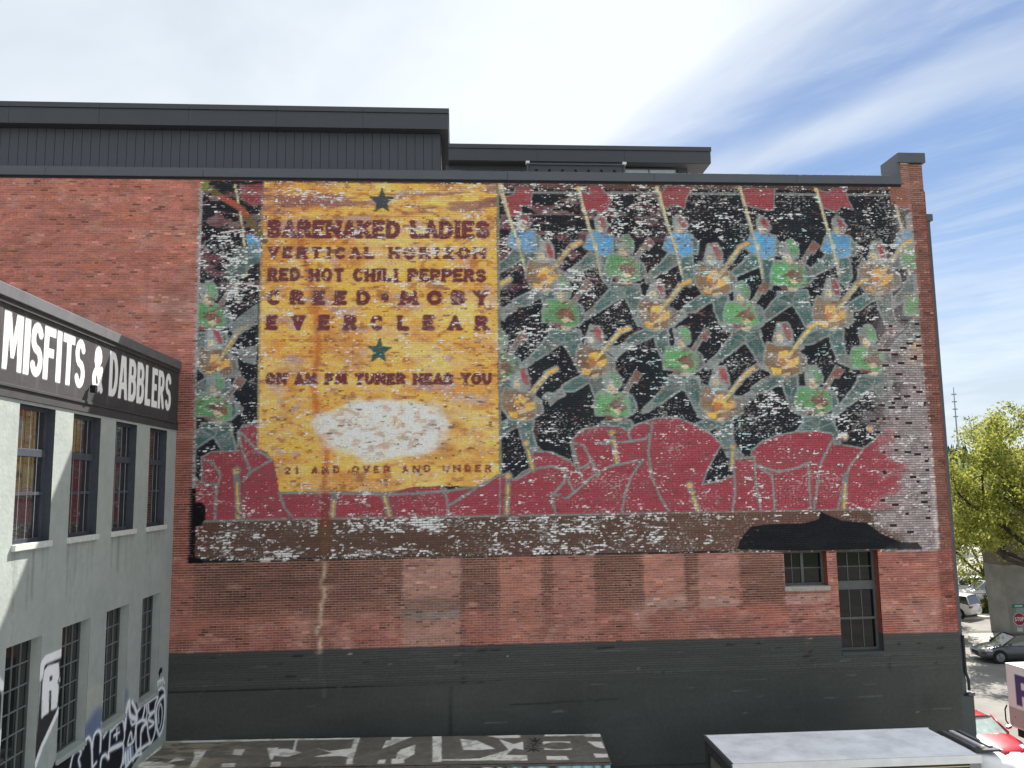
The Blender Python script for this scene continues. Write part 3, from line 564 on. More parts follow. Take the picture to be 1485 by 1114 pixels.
# grey painted base and joints
gz = 5.39+.045*fbm(U/.7, V*0+1, 70)
cv.a[..., :3] = np.where((V < gz)[..., None], K(67, 69, 66)*(1.0+.22*(fbm(U/1.2, V/.5, 71)-.5))[..., None], cv.a[..., :3]); cv.a[..., 4] = np.where(V < gz, 1, cv.a[..., 4]); cv.a[..., 3] = np.where(V < gz, 0, cv.a[..., 3])
cv.a[..., :3] = np.where((V < Z_SMOOTH)[..., None], K(62, 64, 61)*(1.0+.45*(fbm(U/1.5, V/.7, 73)-.5))[..., None], cv.a[..., :3])
for x, z0, z1 in ((1.20, 5.4, 7.2), (2.42, 5.4, 7.85), (3.99, 5.4, 7.85), (.13, 4.0, 7.3), (6.63, 6.7, 7.8)): cv.line([(x, z0), (x, z1)], .03, K(34, 26, 24))
cv.line([(-1.53, 5.45), (-1.53, 7.85)], .035, K(176, 160, 146), alpha=.7); cv.line(W([(469, 814), (471, 828), (467, 845), (471, 862), (465, 882), (467, 897), (460, 915), (464, 930), (462, 948)]), 4.2*PX, K(190, 166, 138), alpha=.85, soft=2.5); cv.line(W([(463, 948), (470, 1010)]), 3*PX, K(84, 88, 86), alpha=.5, soft=3)
cv.line([(-7.95, 4.37), (-3, 4.375), (-.4, 4.40), (1.1, 4.39), (1.15, 4.44)], .035, K(26, 27, 27))
cv.line([(12.55, 4.37), (12.58, 4.78), (13.95, 4.80), (13.98, 4.2)], .02, K(40, 42, 42)); cv.line([(1.5, 3.75), (4.5, 3.82)], .03, K(40, 42, 42)); cv.line([(-.2, 2.9), (-.18, 4.3)], .04, K(40, 42, 42), alpha=.7)
for q in range(60): u, v = rng.uniform(-7.8, 14.4), rng.uniform(4.5, 5.3); cv.line([(u, v), (u+rng.uniform(.3, 1.4), v)], .012, K(88, 92, 90), alpha=rng.uniform(.2, .7))
for q in range(30): u, v = rng.uniform(-7.8, 14.4), rng.uniform(4.5, 5.3); cv.line([(u, v), (u+rng.uniform(.05, .3), v)], .03, K(22, 24, 24), alpha=.8)
for q in range(26): u = rng.uniform(-7.8, 14.4); cv.line([(u, rng.uniform(3.6, 5.2)), (u+.02, rng.uniform(2.5, 3.6))], .05, K(72, 74, 70), alpha=rng.uniform(.1, .35), soft=3)
for q in range(20): u = rng.uniform(-7.8, 14.4); cv.line([(u, 5.42), (u, 5.42-rng.uniform(.05, .25))], .03, K(110, 88, 78), alpha=rng.uniform(.2, .5))
for q in range(46):
    u, v = rng.uniform(-7.5, 14.4), rng.uniform(2.9, 5.2); cv.line([(u, v), (u+rng.uniform(.08, .7), v+rng.uniform(-.012, .012))], .012, K(104, 108, 106), alpha=rng.uniform(.3, .8))
for q in range(30): cv.disc(rng.uniform(-7.5, 14.4), rng.uniform(2.9, 7.5), .012, .014, K(206, 206, 200), alpha=.7)

# ------------------------------------------------------------------ brick building
HOLES = [(9.57, 10.86, 6.82, 7.82), (11.16, 12.42, 4.92, 7.82)]
bld = thing('brick_building', (0, 8, 0), 'big old red brick building carrying a huge peeling painted music mural', 'building')
brick_m = painted_material('brick_and_paint', .88, .22, 14, .13, .5, 45)
def make_bricks(rect_test, name, nu, nv_, label=None):
    V_, Q_, COL = [], [], []
    rows = int((20.0-Z_SMOOTH)/BH)
    j = np.arange(rows); allb = []
    for r in j:
        z0 = Z_SMOOTH+r*BH; off = (r % 2)*BL/2+rng.uniform(-.01, .01)
        header = (r % 7 == 3); L = BL/2 if header else BL
        xs = np.arange(X0-.3+off, X1+.3, L); xs = np.stack([xs+.0038, xs+L-.0038], 1); xs += rng.uniform(-.0015, .0015, xs.shape)*(z0 > 5.36)
        xs = xs+np.array([-.0038, .0038])*(z0 < 5.36); xs = np.clip(xs, X0, X1); xs = xs[xs[:, 1]-xs[:, 0] > .03]
        zz = np.stack([np.full(len(xs), z0+.006), np.full(len(xs), z0+BH-.0065)], 1)
        allb.append(np.hstack([xs, zz]))
    B = np.vstack(allb); mx = (B[:, 0]+B[:, 1])/2; mz = (B[:, 2]+B[:, 3])/2
    keep = np.ones(len(B), bool)
    for x0, x1, z0, z1 in HOLES:
        inz = (mz > z0) & (mz < z1); a = inz & (mx > x0) & (B[:, 0] < x0-.015); B[a, 1] = x0; c = inz & (mx < x1) & (mx > x0) & (B[:, 1] > x1+.015) & ~a; B[c, 0] = x1
        mx = (B[:, 0]+B[:, 1])/2; keep &= ~(inz & (mx > x0) & (mx < x1))
    keep &= ~((mz > ZT) & (mx < 13.95)) & (mz < 19.76)
    B = B[keep]; mx, mz = mx[keep], mz[keep]
    for x0, x1, z0, z1 in HOLES:      # cut bricks at the window edges
        inz = (mz > z0) & (mz < z1); a = inz & (mx < x0) & (B[:, 1] > x0); B[a, 1] = x0; a = inz & (mx > x1) & (B[:, 0] < x1); B[a, 0] = x1
    return B
B = make_bricks(None, None, 0, 0)
mxb = (B[:, 0]+B[:, 1])/2; mzb = (B[:, 2]+B[:, 3])/2
inm_b = cv.at(mxb, mzb)[:, 4] > .5; inm_b &= mzb > 7.7
def brick_mesh(B, nu, nv_, name, label):
    n = len(B); r1 = rng.random(n); r2 = rng.random(n); r3 = rng.random(n)
    uu = np.linspace(0, 1, nu+1); vv = np.linspace(0, 1, nv_+1); GU, GV = np.meshgrid(uu, vv); GU = GU.ravel(); GV = GV.ravel(); g = len(GU)
    x = B[:, 0:1]+(B[:, 1]-B[:, 0])[:, None]*GU; z = B[:, 2:3]+(B[:, 3]-B[:, 2])[:, None]*GV
    mx = (B[:, 0]+B[:, 1])/2; mz = (B[:, 2]+B[:, 3])/2
    dep = -.001-.005*r1
    for x0, x1, z0, z1, c in PANELS: dep = np.where((mx > x0) & (mx < x1) & (mz > z0) & (mz < z1), dep+.005, dep)
    row = np.round((mz-Z_SMOOTH)/BH).astype(int); rrow = _T[row & 255, 7]; grey = mz < 5.40; dep = np.where(grey, -.0005-.0045*rrow, dep); r2 = np.clip(.5*r2+.5*((fbm(mx/.7, row*.45, 66)-.5)*1.9+.5), 0, 1)
    y = dep[:, None]+(rng.random((n, g))-.5)*.0016
    fv = np.stack([x, y, z], -1)
    bx = np.stack([B[:, 0], B[:, 1], B[:, 1], B[:, 0]], 1); bz = np.stack([B[:, 2], B[:, 2], B[:, 3], B[:, 3]], 1)
    bv = np.stack([bx, np.full_like(bx, .04), bz], -1)
    V_ = np.concatenate([fv, bv], 1); per = g+4
    q = [(a*(nu+1)+b, a*(nu+1)+b+1, (a+1)*(nu+1)+b+1, (a+1)*(nu+1)+b) for a in range(nv_) for b in range(nu)]
    c0, c1, c2, c3 = 0, nu, g-1, g-1-nu
    q += [(c1, c0, g, g+1), (c2, c1, g+1, g+2), (c3, c2, g+2, g+3), (c0, c3, g+3, g)]
    Q_ = (np.arange(n)[:, None, None]*per+np.array(q)[None]).reshape(-1, 4)
    # colour
    X = V_[..., 0]; Z = V_[..., 2]
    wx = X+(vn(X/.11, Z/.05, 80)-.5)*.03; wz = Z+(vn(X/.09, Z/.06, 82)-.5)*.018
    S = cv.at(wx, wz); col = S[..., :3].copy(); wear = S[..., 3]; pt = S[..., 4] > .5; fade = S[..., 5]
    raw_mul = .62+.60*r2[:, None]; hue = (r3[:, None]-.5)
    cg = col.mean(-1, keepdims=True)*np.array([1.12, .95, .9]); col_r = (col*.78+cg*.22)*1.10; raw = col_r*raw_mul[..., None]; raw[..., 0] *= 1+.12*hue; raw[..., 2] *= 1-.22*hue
    dark = (r1 < .035)[:, None, None]; raw = np.where(dark, raw*.55, raw); lite = (r1 > .965)[:, None, None]; raw = np.where(lite, raw*1.35+.03, raw)
    pcol = col*np.where(mz[:, None] < 5.41, .93+.14*rrow[:, None], .86+.24*r2[:, None])[..., None]
    gr = fbm(X/.35, Z/.12, 84)
    grime = sm(gr, .45, .75)[..., None]*.28*(Z > 5.41)[..., None]*(.3+.7*(col.mean(-1, keepdims=True) > .04)); pcol = pcol*(1-grime)+K(104, 96, 92)*grime*(.4+.6*(pcol.mean(-1, keepdims=True) > .06))
    score = .36*vn(X/.085, Z/.034, 86)+.12*r3[:, None]+.36*fbm(X/.42, Z/.17, 88, 3)+.16*vn(X/.03, Z/.03, 90)
    thr = .725-.36*wear*(.35+1.3*fbm(X/1.5, Z/.9, 89, 3)); wm = sm(score, thr, thr+.035)[..., None]*(wear > .03)[..., None]*pt[..., None]
    tone = fbm(X/1.7, Z/1.2, 92)[..., None]; wcol = K(232, 228, 224)*(1-sm(tone, .5, .7)*.10); bluish = (sm(fbm(X/1.3, Z/.9, 94), .56, .64)*sm(X, 3, 5)*sm(12.6-X, 0, 1)*sm(Z, 10, 11))[..., None]
    wcol = wcol*(1-bluish)+K(188, 226, 224)*bluish; wcol = wcol*(.82+.2*r1[:, None, None])
    pcol = pcol*(1-wm)+wcol*wm
    fs = sm(vn(X/.045, Z/.030, 201)*.55+fbm(X/.8, Z/.5, 203, 3)*.45,   .69, .73)[..., None]*.5*pt[..., None]*(wear > .12)[..., None]*(Z > 7.8)[..., None]; pcol = pcol*(1-fs)+K(178, 176, 172)*fs
    haze_ = (.05*fbm(X/.9, Z/.5, 205, 3)*(wear > .03))[..., None]*pt[..., None]; pcol = pcol*(1-haze_)+K(150, 152, 152)*haze_
    # chips down to bare brick, and dark flecks
    s2 = .45*vn(X/.10, Z/.036, 96)+.3*r1[:, None]+.25*fbm(X/.5, Z/.25, 98, 3); chip = sm(s2, .72, .76)[..., None]*.8*pt[..., None]*((mz > 5.41) & ~((mz < 8.95) & (mx > 8.9) & (mx < 14.1)))[:, None, None]
    pcol = pcol*(1-chip)+(K(112, 78, 70)*(.6+.6*r2[:, None, None]))*chip
    fd = (fade > .4)[..., None]; bf = K(70, 50, 54)*.7; pcol = np.where(fd & (r3[:, None, None] < .07), bf, pcol); pcol = np.where(fd, pcol*(.75+.42*r1[:, None, None]), pcol)
    col = np.where(pt[..., None], pcol, raw); col[:, g:] *= .8
    o = fast_mesh(name, V_.reshape(-1, 3), Q_, brick_m, bld, np.clip(col, .004, .86).reshape(-1, 3)); tag(o, label=label, kind='stuff'); return o
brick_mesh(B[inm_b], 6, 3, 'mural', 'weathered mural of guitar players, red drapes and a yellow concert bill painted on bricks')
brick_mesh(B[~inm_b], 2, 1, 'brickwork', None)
# mortar bed behind the bricks
nx, nz = int((X1-X0)/.10), int((19.76-2.0)/(BH/2))
gx = np.linspace(X0, X1, nx+1); gz_ = np.linspace(2.0, 19.76, nz+1)
for h in HOLES:
    for v in h[:2]: gx[np.argmin(np.abs(gx-v))] = v
    for v in h[2:]: gz_[np.argmin(np.abs(gz_-v))] = v
GX, GZ = np.meshgrid(gx, gz_); S = cv.at(GX, GZ)
for i, h in enumerate(HOLES): pass
pm = (S[..., 4:5] > .5); base_m = K(204, 176, 160)*(.55+.7*fbm(GX/.6, GZ/.3, 100)[..., None]); tan = sm(GZ, 7.8, 8.2)[..., None]
base_m = np.where((GX > 14.2)[..., None], K(60, 44, 40), base_m)
mc = np.where(pm, S[..., :3]*np.where(GZ < Z_SMOOTH+.01, 1., .80)[..., None], base_m); mc = np.where((S[..., 5:6] > .4), K(56, 44, 46), mc)
Vm = np.stack([GX, np.full_like(GX, .0075), GZ], -1).reshape(-1, 3)
Vm[:, 1] = np.where(Vm[:, 2] < Z_SMOOTH+.01, -.001+.004*(fbm(Vm[:, 0]/.8, Vm[:, 2]/.12, 102)-.5), Vm[:, 1])
for x0, x1, z0, z1, c in PANELS: Vm[:, 1] = np.where((Vm[:, 0] > x0) & (Vm[:, 0] < x1) & (Vm[:, 2] > z0) & (Vm[:, 2] < z1), Vm[:, 1]+.005, Vm[:, 1])
I, J = np.meshgrid(np.arange(nx), np.arange(nz)); I = I.ravel(); J = J.ravel()
cxm = (gx[I]+gx[I+1])/2; czm = (gz_[J]+gz_[J+1])/2; kp = ~((czm > 19.02) & (cxm < 13.95))
def clamp_edges(arr, vals):
    for v in vals: k = np.argmin(np.abs(arr-v)); yield k, v
for x0, x1, z0, z1 in HOLES: kp &= ~((cxm > x0) & (cxm < x1) & (czm > z0) & (czm < z1))
Q_ = np.stack([J*(nx+1)+I, J*(nx+1)+I+1, (J+1)*(nx+1)+I+1, (J+1)*(nx+1)+I], 1)[kp]
tag(fast_mesh('mortar_bed', Vm, Q_, painted_material('mortar_paint', .9, .2, 10, .1, .3, 30), bld, mc.reshape(-1, 3)), kind='stuff')
body_m = material('old_brick_body', tuple(K(120, 66, 54)), .9, .2, 0, .25, 9, .5, 40)
grey_m = material('grey_masonry_paint', tuple(K(60, 64, 64)), .75, .3, 0, .12, 3, .3, 20)
wb = MB(); wb.box(X0-12, X1-.02, .5, 30, 0, 18.9); wb.build('wall', body_m, bld)
sw = MB()
for z0, z1 in ((0, 5.4),): sw.box(X0-12, X1-.002, .03, .48, 0, 2.02)
sw.build('wall_base', grey_m, bld)
b = MB(); b.box(X0-12, X1-.05, .5, 29.9, 18.905, 18.94); b.build('flat_roof', material('roof_membrane', (.30, .30, .30), .9, .2), bld)
b = MB(); b.box(X1-.001, 14.74, .012, 29.9, 5.42, 18.85); b.build('street_wall', body_m, bld)
b = MB(); b.box(X1-.001, 14.742, .008, 29.95, 0, 5.42); b.box(14.62, 15.03, -.003, .45, 0, 3.58); b.build('street_wall_base', grey_m, bld, bevel=.01)
dkpipe = material('dark_pipe', (.02, .022, .024), .6, .3)
# dark pilaster and cornice on the street front
dk = material('dark_trim', tuple(K(66, 72, 78)), .55, .4, 0, .1, 3)
b = MB(); b.box(14.744, 14.90, .12, 29.8, 3.6, 17.92); b.build('street_pilaster', dk, bld, bevel=.008)
b = MB(); b.box(14.744, 14.97, .06, 29.9, 17.92, 18.14); b.build('street_cornice', dk, bld, bevel=.01)
b = MB(); b.path([(14.88, .07, 5.3), (14.88, .07, 4.25), (14.95, .07, 4.0), (14.95, .07, 3.72)], .04, 8); b.build('downpipe', dkpipe, bld)
b = MB(); b.box(14.86, 15.06, -.04, .2, 3.59, 3.68); b.build('drip_ledge', dk, bld, bevel=.01)
# window reveals (jambs) of brick
for x0, x1, z0, z1 in HOLES:
    b = MB(); zz = 5.42
    for a_, c_ in ((x0-.06, x0), (x1, x1+.06)):
        b = MB(); b.box(a_, c_, .008, .5, max(z0, zz), z1+.06); b.build('window_reveal', body_m, bld)
        if z0 < zz: b = MB(); b.box(a_, c_, .0085, .5, z0-.05, zz); b.build('window_reveal', grey_m, bld)
    b = MB(); b.box(x0, x1, .008, .5, z1, z1+.06); b.build('window_head', body_m, bld)
# windows
frame_m = material('window_frame_paint', tuple(K(74, 78, 76)), .6, .35, 0, .12, 5)
stone_m = material('sill_stone', tuple(K(142, 136, 128)), .85, .2, 0, .18, 8, .3, 30)
glass_d = glass_material('dark_glass', (.006, .007, .008), ior=1.33)
room_m = material('dark_room', (.02, .02, .022), .9, .1); pale_m = material('pale_blind', (.45, .44, .38), .8, .2)
def sash(parent, x0, x1, z0, z1, y, cols, rows, fw=.045, bw=.022, mat=None, axis='y'):
    """a glazed sash: frame, glazing bars, and one pane object per light"""
    mat = mat or frame_m
    def bx(b, a0, a1, c0, c1, d0, d1):
        if axis == 'y': b.box(a0, a1, c0, c1, d0, d1)
        else: b.box(c0, c1, a0, a1, d0, d1)
    sgn = 1 if axis == 'y' else -1
    ya, yb_ = (y-.03, y+.03)
    b = MB(); bx(b, x0, x0+fw, ya, yb_, z0, z1); bx(b, x1-fw, x1, ya, yb_, z0, z1); bx(b, x0+fw, x1-fw, ya, yb_, z0, z0+fw); bx(b, x0+fw, x1-fw, ya, yb_, z1-fw, z1)
    fr = b.build('sash_frame', mat, parent)
    return fr
def lights(parent, x0, x1, z0, z1, y, cols, rows, bw=.022, mat=None, gm=None, axis='y', barlabel=None):
    def bx(b, a0, a1, c0, c1, d0, d1):
        if axis == 'y': b.box(a0, a1, c0, c1, d0, d1)
        else: b.box(c0, c1, a0, a1, d0, d1)
    cw = (x1-x0)/cols; rh = (z1-z0)/rows; b = MB()
    for i in range(1, cols): bx(b, x0+i*cw-bw/2, x0+i*cw+bw/2, y-.018, y+.018, z0, z1)
    for k in range(1, rows): bx(b, x0, x1, y-.0165, y+.0165, z0+k*rh-bw/2, z0+k*rh+bw/2)
    if cols*rows > 1: b.build('glazing_bar', mat or frame_m, parent)
    for i in range(cols):
        for k in range(rows):
            g = MB(); t_ = rng.uniform(-.003, .003, 4)
            a0, a1, c0, c1 = x0+i*cw+bw/2, x0+(i+1)*cw-bw/2, z0+k*rh+bw/2, z0+(k+1)*rh-bw/2
            bx(g, a0, a1, y+.002 if axis == 'y' else y-.006, y+.006 if axis == 'y' else y-.002, c0, c1)
            g.build('pane', gm or glass_d, parent)
YW = .30
w1 = bpy.data.objects.new('window', None); C.objects.link(w1); w1.parent = bld; w1['label'] = 'small square four-light window with a stone sill'
w2 = bpy.data.objects.new('window', None); C.objects.link(w2); w2.parent = bld; w2['label'] = 'tall narrow window cutting into the grey painted base'
for w in (w1, w2): w.matrix_parent_inverse = bld.matrix_basis.inverted()
x0, x1, z0, z1 = HOLES[0]
sash(w1, x0, x1, z0, z1, YW, 2, 2, .07); b = MB(); xm = (x0+x1)/2; b.box(xm-.04, xm+.04, YW-.035, YW+.03, z0+.07, z1-.07); b.build('mullion', frame_m, w1)
lights(w1, x0+.07, xm-.04, z0+.07, z1-.07, YW, 2, 2, .028); lights(w1, xm+.04, x1-.07, z0+.07, z1-.07, YW, 1, 2, .028)
b = MB(); b.box(x0-.05, x1+.04, -.09, .26, z0-.13, z0-.002); b.build('sill', stone_m, w1, bevel=.01)
x0, x1, z0, z1 = HOLES[1]
sash(w2, x0, x1, z0, z1, YW, 2, 2, .075); b = MB(); b.box(x0+.075, x1-.075, YW-.05, YW+.03, 6.66, 6.92); b.build('transom', frame_m, w2, bevel=.006)
b = MB(); b.box(x0+.075, x1-.075, YW-.045, YW+.03, 5.80, 5.87); b.build('meeting_rail', frame_m, w2)
lights(w2, x0+.075, x1-.075, 6.92, z1-.075, YW, 3, 2, .028); lights(w2, x0+.075, x1-.075, 5.87, 6.66, YW, 3, 1, .026); lights(w2, x0+.075, x1-.075, z0+.075, 5.80, YW, 3, 1, .026)
b = MB(); b.box(x0+.0, x1-.002, -.03, .26, z0-.10, z0-.002); b.build('sill', grey_m, w2, bevel=.01)
b = MB(); b.box(-16, 14.66, -.02, .04, 18.965, 19.018); b.box(13.55, 13.9, -.02, .04, 18.965, 19.018)
b2 = MB(); b2.box(-27, 13.95, -.02, .46, 18.975, 19.045); b2.build('cap_shadow_strip', material('cap_shadow_dark', (.02, .02, .024), .6, .3), bld)  # near-black strip painting in the shadow line beneath the parapet cap
cap_m = material('slate_metal', tuple(K(88, 92, 100)*.62), .45, .45, .0, .06, 1.2)
xs = [-27, -21, -16.2, -11.9, -7.4, -2.9, 1.6, 6.1, 10.6, 13.95]
for a, c in zip(xs[:-1], xs[1:]):
    b = MB(); b.box(a+.003, c-.003, -.085, .55, 19.045, 19.315); b.build('parapet_cap', cap_m, bld, bevel=.008)
b = MB(); b.box(13.96, 14.70, .012, .95, 19.0, 19.74); b.build('corner_pier', body_m, bld)
b = MB(); b.box(13.9, 14.79, -.075, 1.0, 19.76, 20.08); b.build('pier_cap', cap_m, bld, bevel=.01)
b = MB(); b.box(13.86, 13.955, -.03, .9, 19.05, 19.76); b.build('pier_cladding', cap_m, bld, bevel=.006)
# penthouse with standing boards
ph = bpy.data.objects.new('penthouse', None); C.objects.link(ph); ph.parent = bld; ph.matrix_parent_inverse = bld.matrix_basis.inverted(); ph['label'] = 'dark slate grey metal clad rooftop storey'
sid = material('slate_siding', tuple(K(82, 84, 92)*.60), .5, .4, 0, .05, 2)
fas = material('slate_fascia', tuple(K(76, 78, 84)*.58), .5, .4, 0, .05, 1)
sof = material('soffit_brown', tuple(K(86, 84, 86)*.75), .7, .3, 0, .05, 3)
for k in range(9): b = MB(); b.box(-.2-(k+1)*2.9+.004, -.2-k*2.9, 3.0, 12, 22.0, 22.555); b.build('fascia', fas, ph, bevel=.006)
for k in range(9): b = MB(); b.box(-.17-(k+1)*2.9+.004, -.17-k*2.9, 2.955, 12, 22.56, 22.735); b.build('roof_edge', fas, ph, bevel=.008)
b = MB(); b.box(-26, -.46, 3.42, 11.5, 18.9, 22.0); b.build('penthouse_wall', material('wall_dark', (.03, .032, .038), .7, .2), ph)
x = -25.8; bd = None
bw = .293
me0 = None
for k in range(int((25.8-.46)/bw)):
    xk = -.47-(k+1)*bw
    if me0 is None:
        b = MB(); b.box(.006, bw-.006, 3.38, 3.418, 19.0, 21.99); o = b.build('siding_board', sid, ph, bevel=.004); me0 = o
        o.location.x = xk
    elif k < 62: copy_part(me0, ph).location = (xk, 0, 0)
for k in range(3): b = MB(); b.box(8.92-(k+1)*3.04+.004, 8.92-k*3.04, 3.0, 10, 20.9, 21.327); b.build('fascia', fas, ph, bevel=.006)
b = MB(); b.box(-.2, 8.94, 2.96, 10, 21.33, 21.48); b.build('roof_edge', fas, ph, bevel=.008)
b = MB(); b.box(-.2, 8.9, 3.05, 9.9, 20.885, 20.899); b.build('soffit', sof, ph)
b = MB(); b.box(-.3, 5.85, 3.45, 9.5, 18.9, 20.885); b.box(7.85, 8.2, 3.45, 9.5, 18.9, 20.885); b.box(5.85, 7.85, 3.45, 9.5, 18.9, 19.9); b.box(5.85, 7.85, 3.46, 9.5, 20.831, 20.885); b.box(5.85, 7.85, 4.6, 9.5, 19.9, 20.831); b.build('penthouse_wall', sid, ph)
for k in range(20):
    if -.1+k*.3 < 5.5: b = MB(); b.box(-.1+k*.3, -.1+k*.3+.285, 3.41, 3.448, 19.2, 20.88); b.build('siding_board', sid, ph)
wr = bpy.data.objects.new('window', None); C.objects.link(wr); wr.parent = ph
lt = glass_material('sky_glass', (.10, .12, .14), 2.0)
b = MB(); b.box(5.9, 7.8, 3.36, 3.42, 20.80, 20.83); b.box(5.9, 5.93, 3.36, 3.42, 19.9, 20.80); b.box(7.77, 7.8, 3.36, 3.42, 19.9, 20.80); b.box(6.8, 6.83, 3.37, 3.42, 19.9, 20.80); b.build('window_frame', dk, ph)
pb = material('rooftop_blind', (.50, .55, .58), .35, .5)
for a, c in ((5.93, 6.8), (6.83, 7.77)): b = MB(); b.box(a, c, 3.40, 3.41, 19.9, 20.80); b.build('pane', pb, ph)
bpy.data.objects.remove(wr)
# roof equipment just behind the parapet: a pale pipe frame and a low box
rf = thing('roof_rack', (4, 1.6, 19.2), 'thin dark metal rack with pale end lamps standing behind the roof parapet', 'rack')
rx0, rz = [float(v) for v in on_wall(765, 237, 1.6)]; rx1 = float(on_wall(905, 239, 1.6)[0])
b = MB(); b.box(rx0, rx1, 1.55, 1.65, rz-.05, rz); b.build('rail', dk, rf)
b = MB(); b.box(rx0+.05, rx1-.05, 1.6, 1.62, 19.1, rz-.05); b.build('panel', fas, rf)
lampm = material('pale_lamp', (.7, .7, .68), .5, .4)
for x in (rx0, rx1): b = MB(); b.box(x-.06, x+.06, 1.5, 1.66, rz-.03, rz+.05); b.build('end_lamp', lampm, rf); b = MB(); b.box(x-.03, x+.03, 1.57, 1.63, 19.1, rz-.05); b.build('post', dk, rf)
for k in range(7): x = rx0+.25+k*(rx1-rx0-.4)/6.5; b = MB(); b.box(x, x+.07, 1.57, 1.6, rz-.26, rz-.2); b.build('bracket', room_m, rf)
rv = thing('roof_hatch', (.2, 1.5, 19.2), 'small roof hatch with pale glazed front beside the taller rooftop block', 'hatch')
hx0, hz = [float(v) for v in on_wall(651, 245, 1.6)]; hx1 = float(on_wall(669, 245, 1.6)[0])
b = MB(); b.box(hx0, hx1, 1.6, 2.2, 19.1, hz-.03); b.build('hatch_box', dk, rv); b = MB(); b.box(hx0+.05, hx1-.05, 1.59, 1.599, 19.3, hz-.07); b.build('pane', pb, rv)

# ------------------------------------------------------------------ GREY BUILDING on the left
XL = -7.93
gb = thing('grey_building', (XL, -7, 0), 'grey-green stuccoed building with a black lettered band along its top', 'building')
UP = [(-8.48, -7.13), (-6.35, -5.02), (-4.19, -2.92), (-2.04, -.77)]; UPZ = (8.95, 11.5)
LO = [(-8.47, -7.21), (-6.37, -5.10), (-4.25, -2.98), (-2.09, -.82)]; LOZ = (4.62, 7.16)
LO = [(-10.6, -9.34)]+LO; UP = [(-10.63, -9.30)]+UP
lc = Canvas(-12.6, .1, 2.0, 11.7, .02, 3); LU, LV = np.meshgrid(lc.U, lc.V)
st = K(163, 170, 165)*.80
f1 = fbm(LU/1.2, LV/.8, 110)[..., None]; lc.a[:] = st*(.90+.2*f1); dr = sm(fbm(LU/.25, LV/2.2, 112), .58, .75)[..., None]*.10; lc.a[:] = lc.a*(1-dr)+K(120, 132, 130)*dr
def L(pts): p = np.asarray(pts, float); y, z = on_side(p[:, 0], p[:, 1]); return np.stack([y, z], 1)
c7 = lambda pts: L([(x/5.738, 920+y/5.738) for x, y in pts]); c8 = lambda pts: L([(110+x/7.233, 960+y/7.233) for x, y in pts])
# repainted patch and blue spray cloud
lc.poly(c8([(110, 320), (200, 240), (290, 225), (285, 600), (90, 780), (100, 500)]), K(158, 160, 152), alpha=.7)
for x, y, r in ((210, 640, .34), (150, 710, .3), (240, 590, .25), (180, 760, .34), (120, 740, .22), (520, 360, .2)): u, v = c8([(x, y)])[0]; lc.disc(u, v, r, r*.9, K(92, 106, 134), alpha=.65, soft=.5)
for a_, b_ in [(-8.48, -7.13), (-6.35, -5.02), (-4.19, -2.92), (-2.04, -.77)]:
    for q in range(9): y_ = rng.uniform(a_, b_); lc.line([(y_, 8.84), (y_+rng.uniform(-.03, .03), 8.84-rng.uniform(.2, 1.1))], rng.uniform(.03, .08), K(104, 112, 106)*.8, alpha=rng.uniform(.15, .45), soft=3)
for q in range(16): y_, z_ = rng.uniform(-9, 0), rng.uniform(5, 8.6); P_l = [(y_, z_)]+[(y_+rng.uniform(-.1, .1)+k*.05, z_-.25*(k+1)) for k in range(rng.integers(2, 5))]; lc.line(P_l, .018, K(110, 118, 114)*.8, alpha=.5)
BK = K(30, 30, 36); WH = K(236, 240, 244); PB = K(188, 206, 232)
# white R on a black block
lc.poly(c7([(345, 350), (365, 250), (515, 180), (515, 600), (495, 620), (300, 1080), (290, 1000), (330, 560)]), K(52, 50, 50))
lc.line(c7([(340, 350), (355, 250), (380, 212), (518, 152)]), .16, WH); lc.line(c7([(490, 625), (420, 780), (350, 930), (295, 1090)]), .11, WH)
lc.poly(c7([(345, 690), (352, 420), (370, 300), (400, 262), (490, 236), (492, 350), (478, 395), (488, 440), (474, 610), (425, 632), (428, 460), (408, 470), (404, 650), (362, 680), (350, 705)]), WH)
lc.poly(c7([(415, 345), (438, 340), (434, 388), (412, 392)]), K(52, 50, 50)); lc.poly(c7([(495, 360), (508, 350), (506, 400), (492, 390)]), WH)
lc.poly(c7([(-60, 300), (0, 360), (32, 400), (28, 470), (-10, 460), (-40, 600), (-60, 600)]), WH); lc.poly(c7([(-60, 460), (0, 470), (15, 500), (-5, 800), (-60, 900)]), K(50, 48, 48)); lc.line(c7([(-30, 820), (8, 815), (5, 900)]), .09, WH)
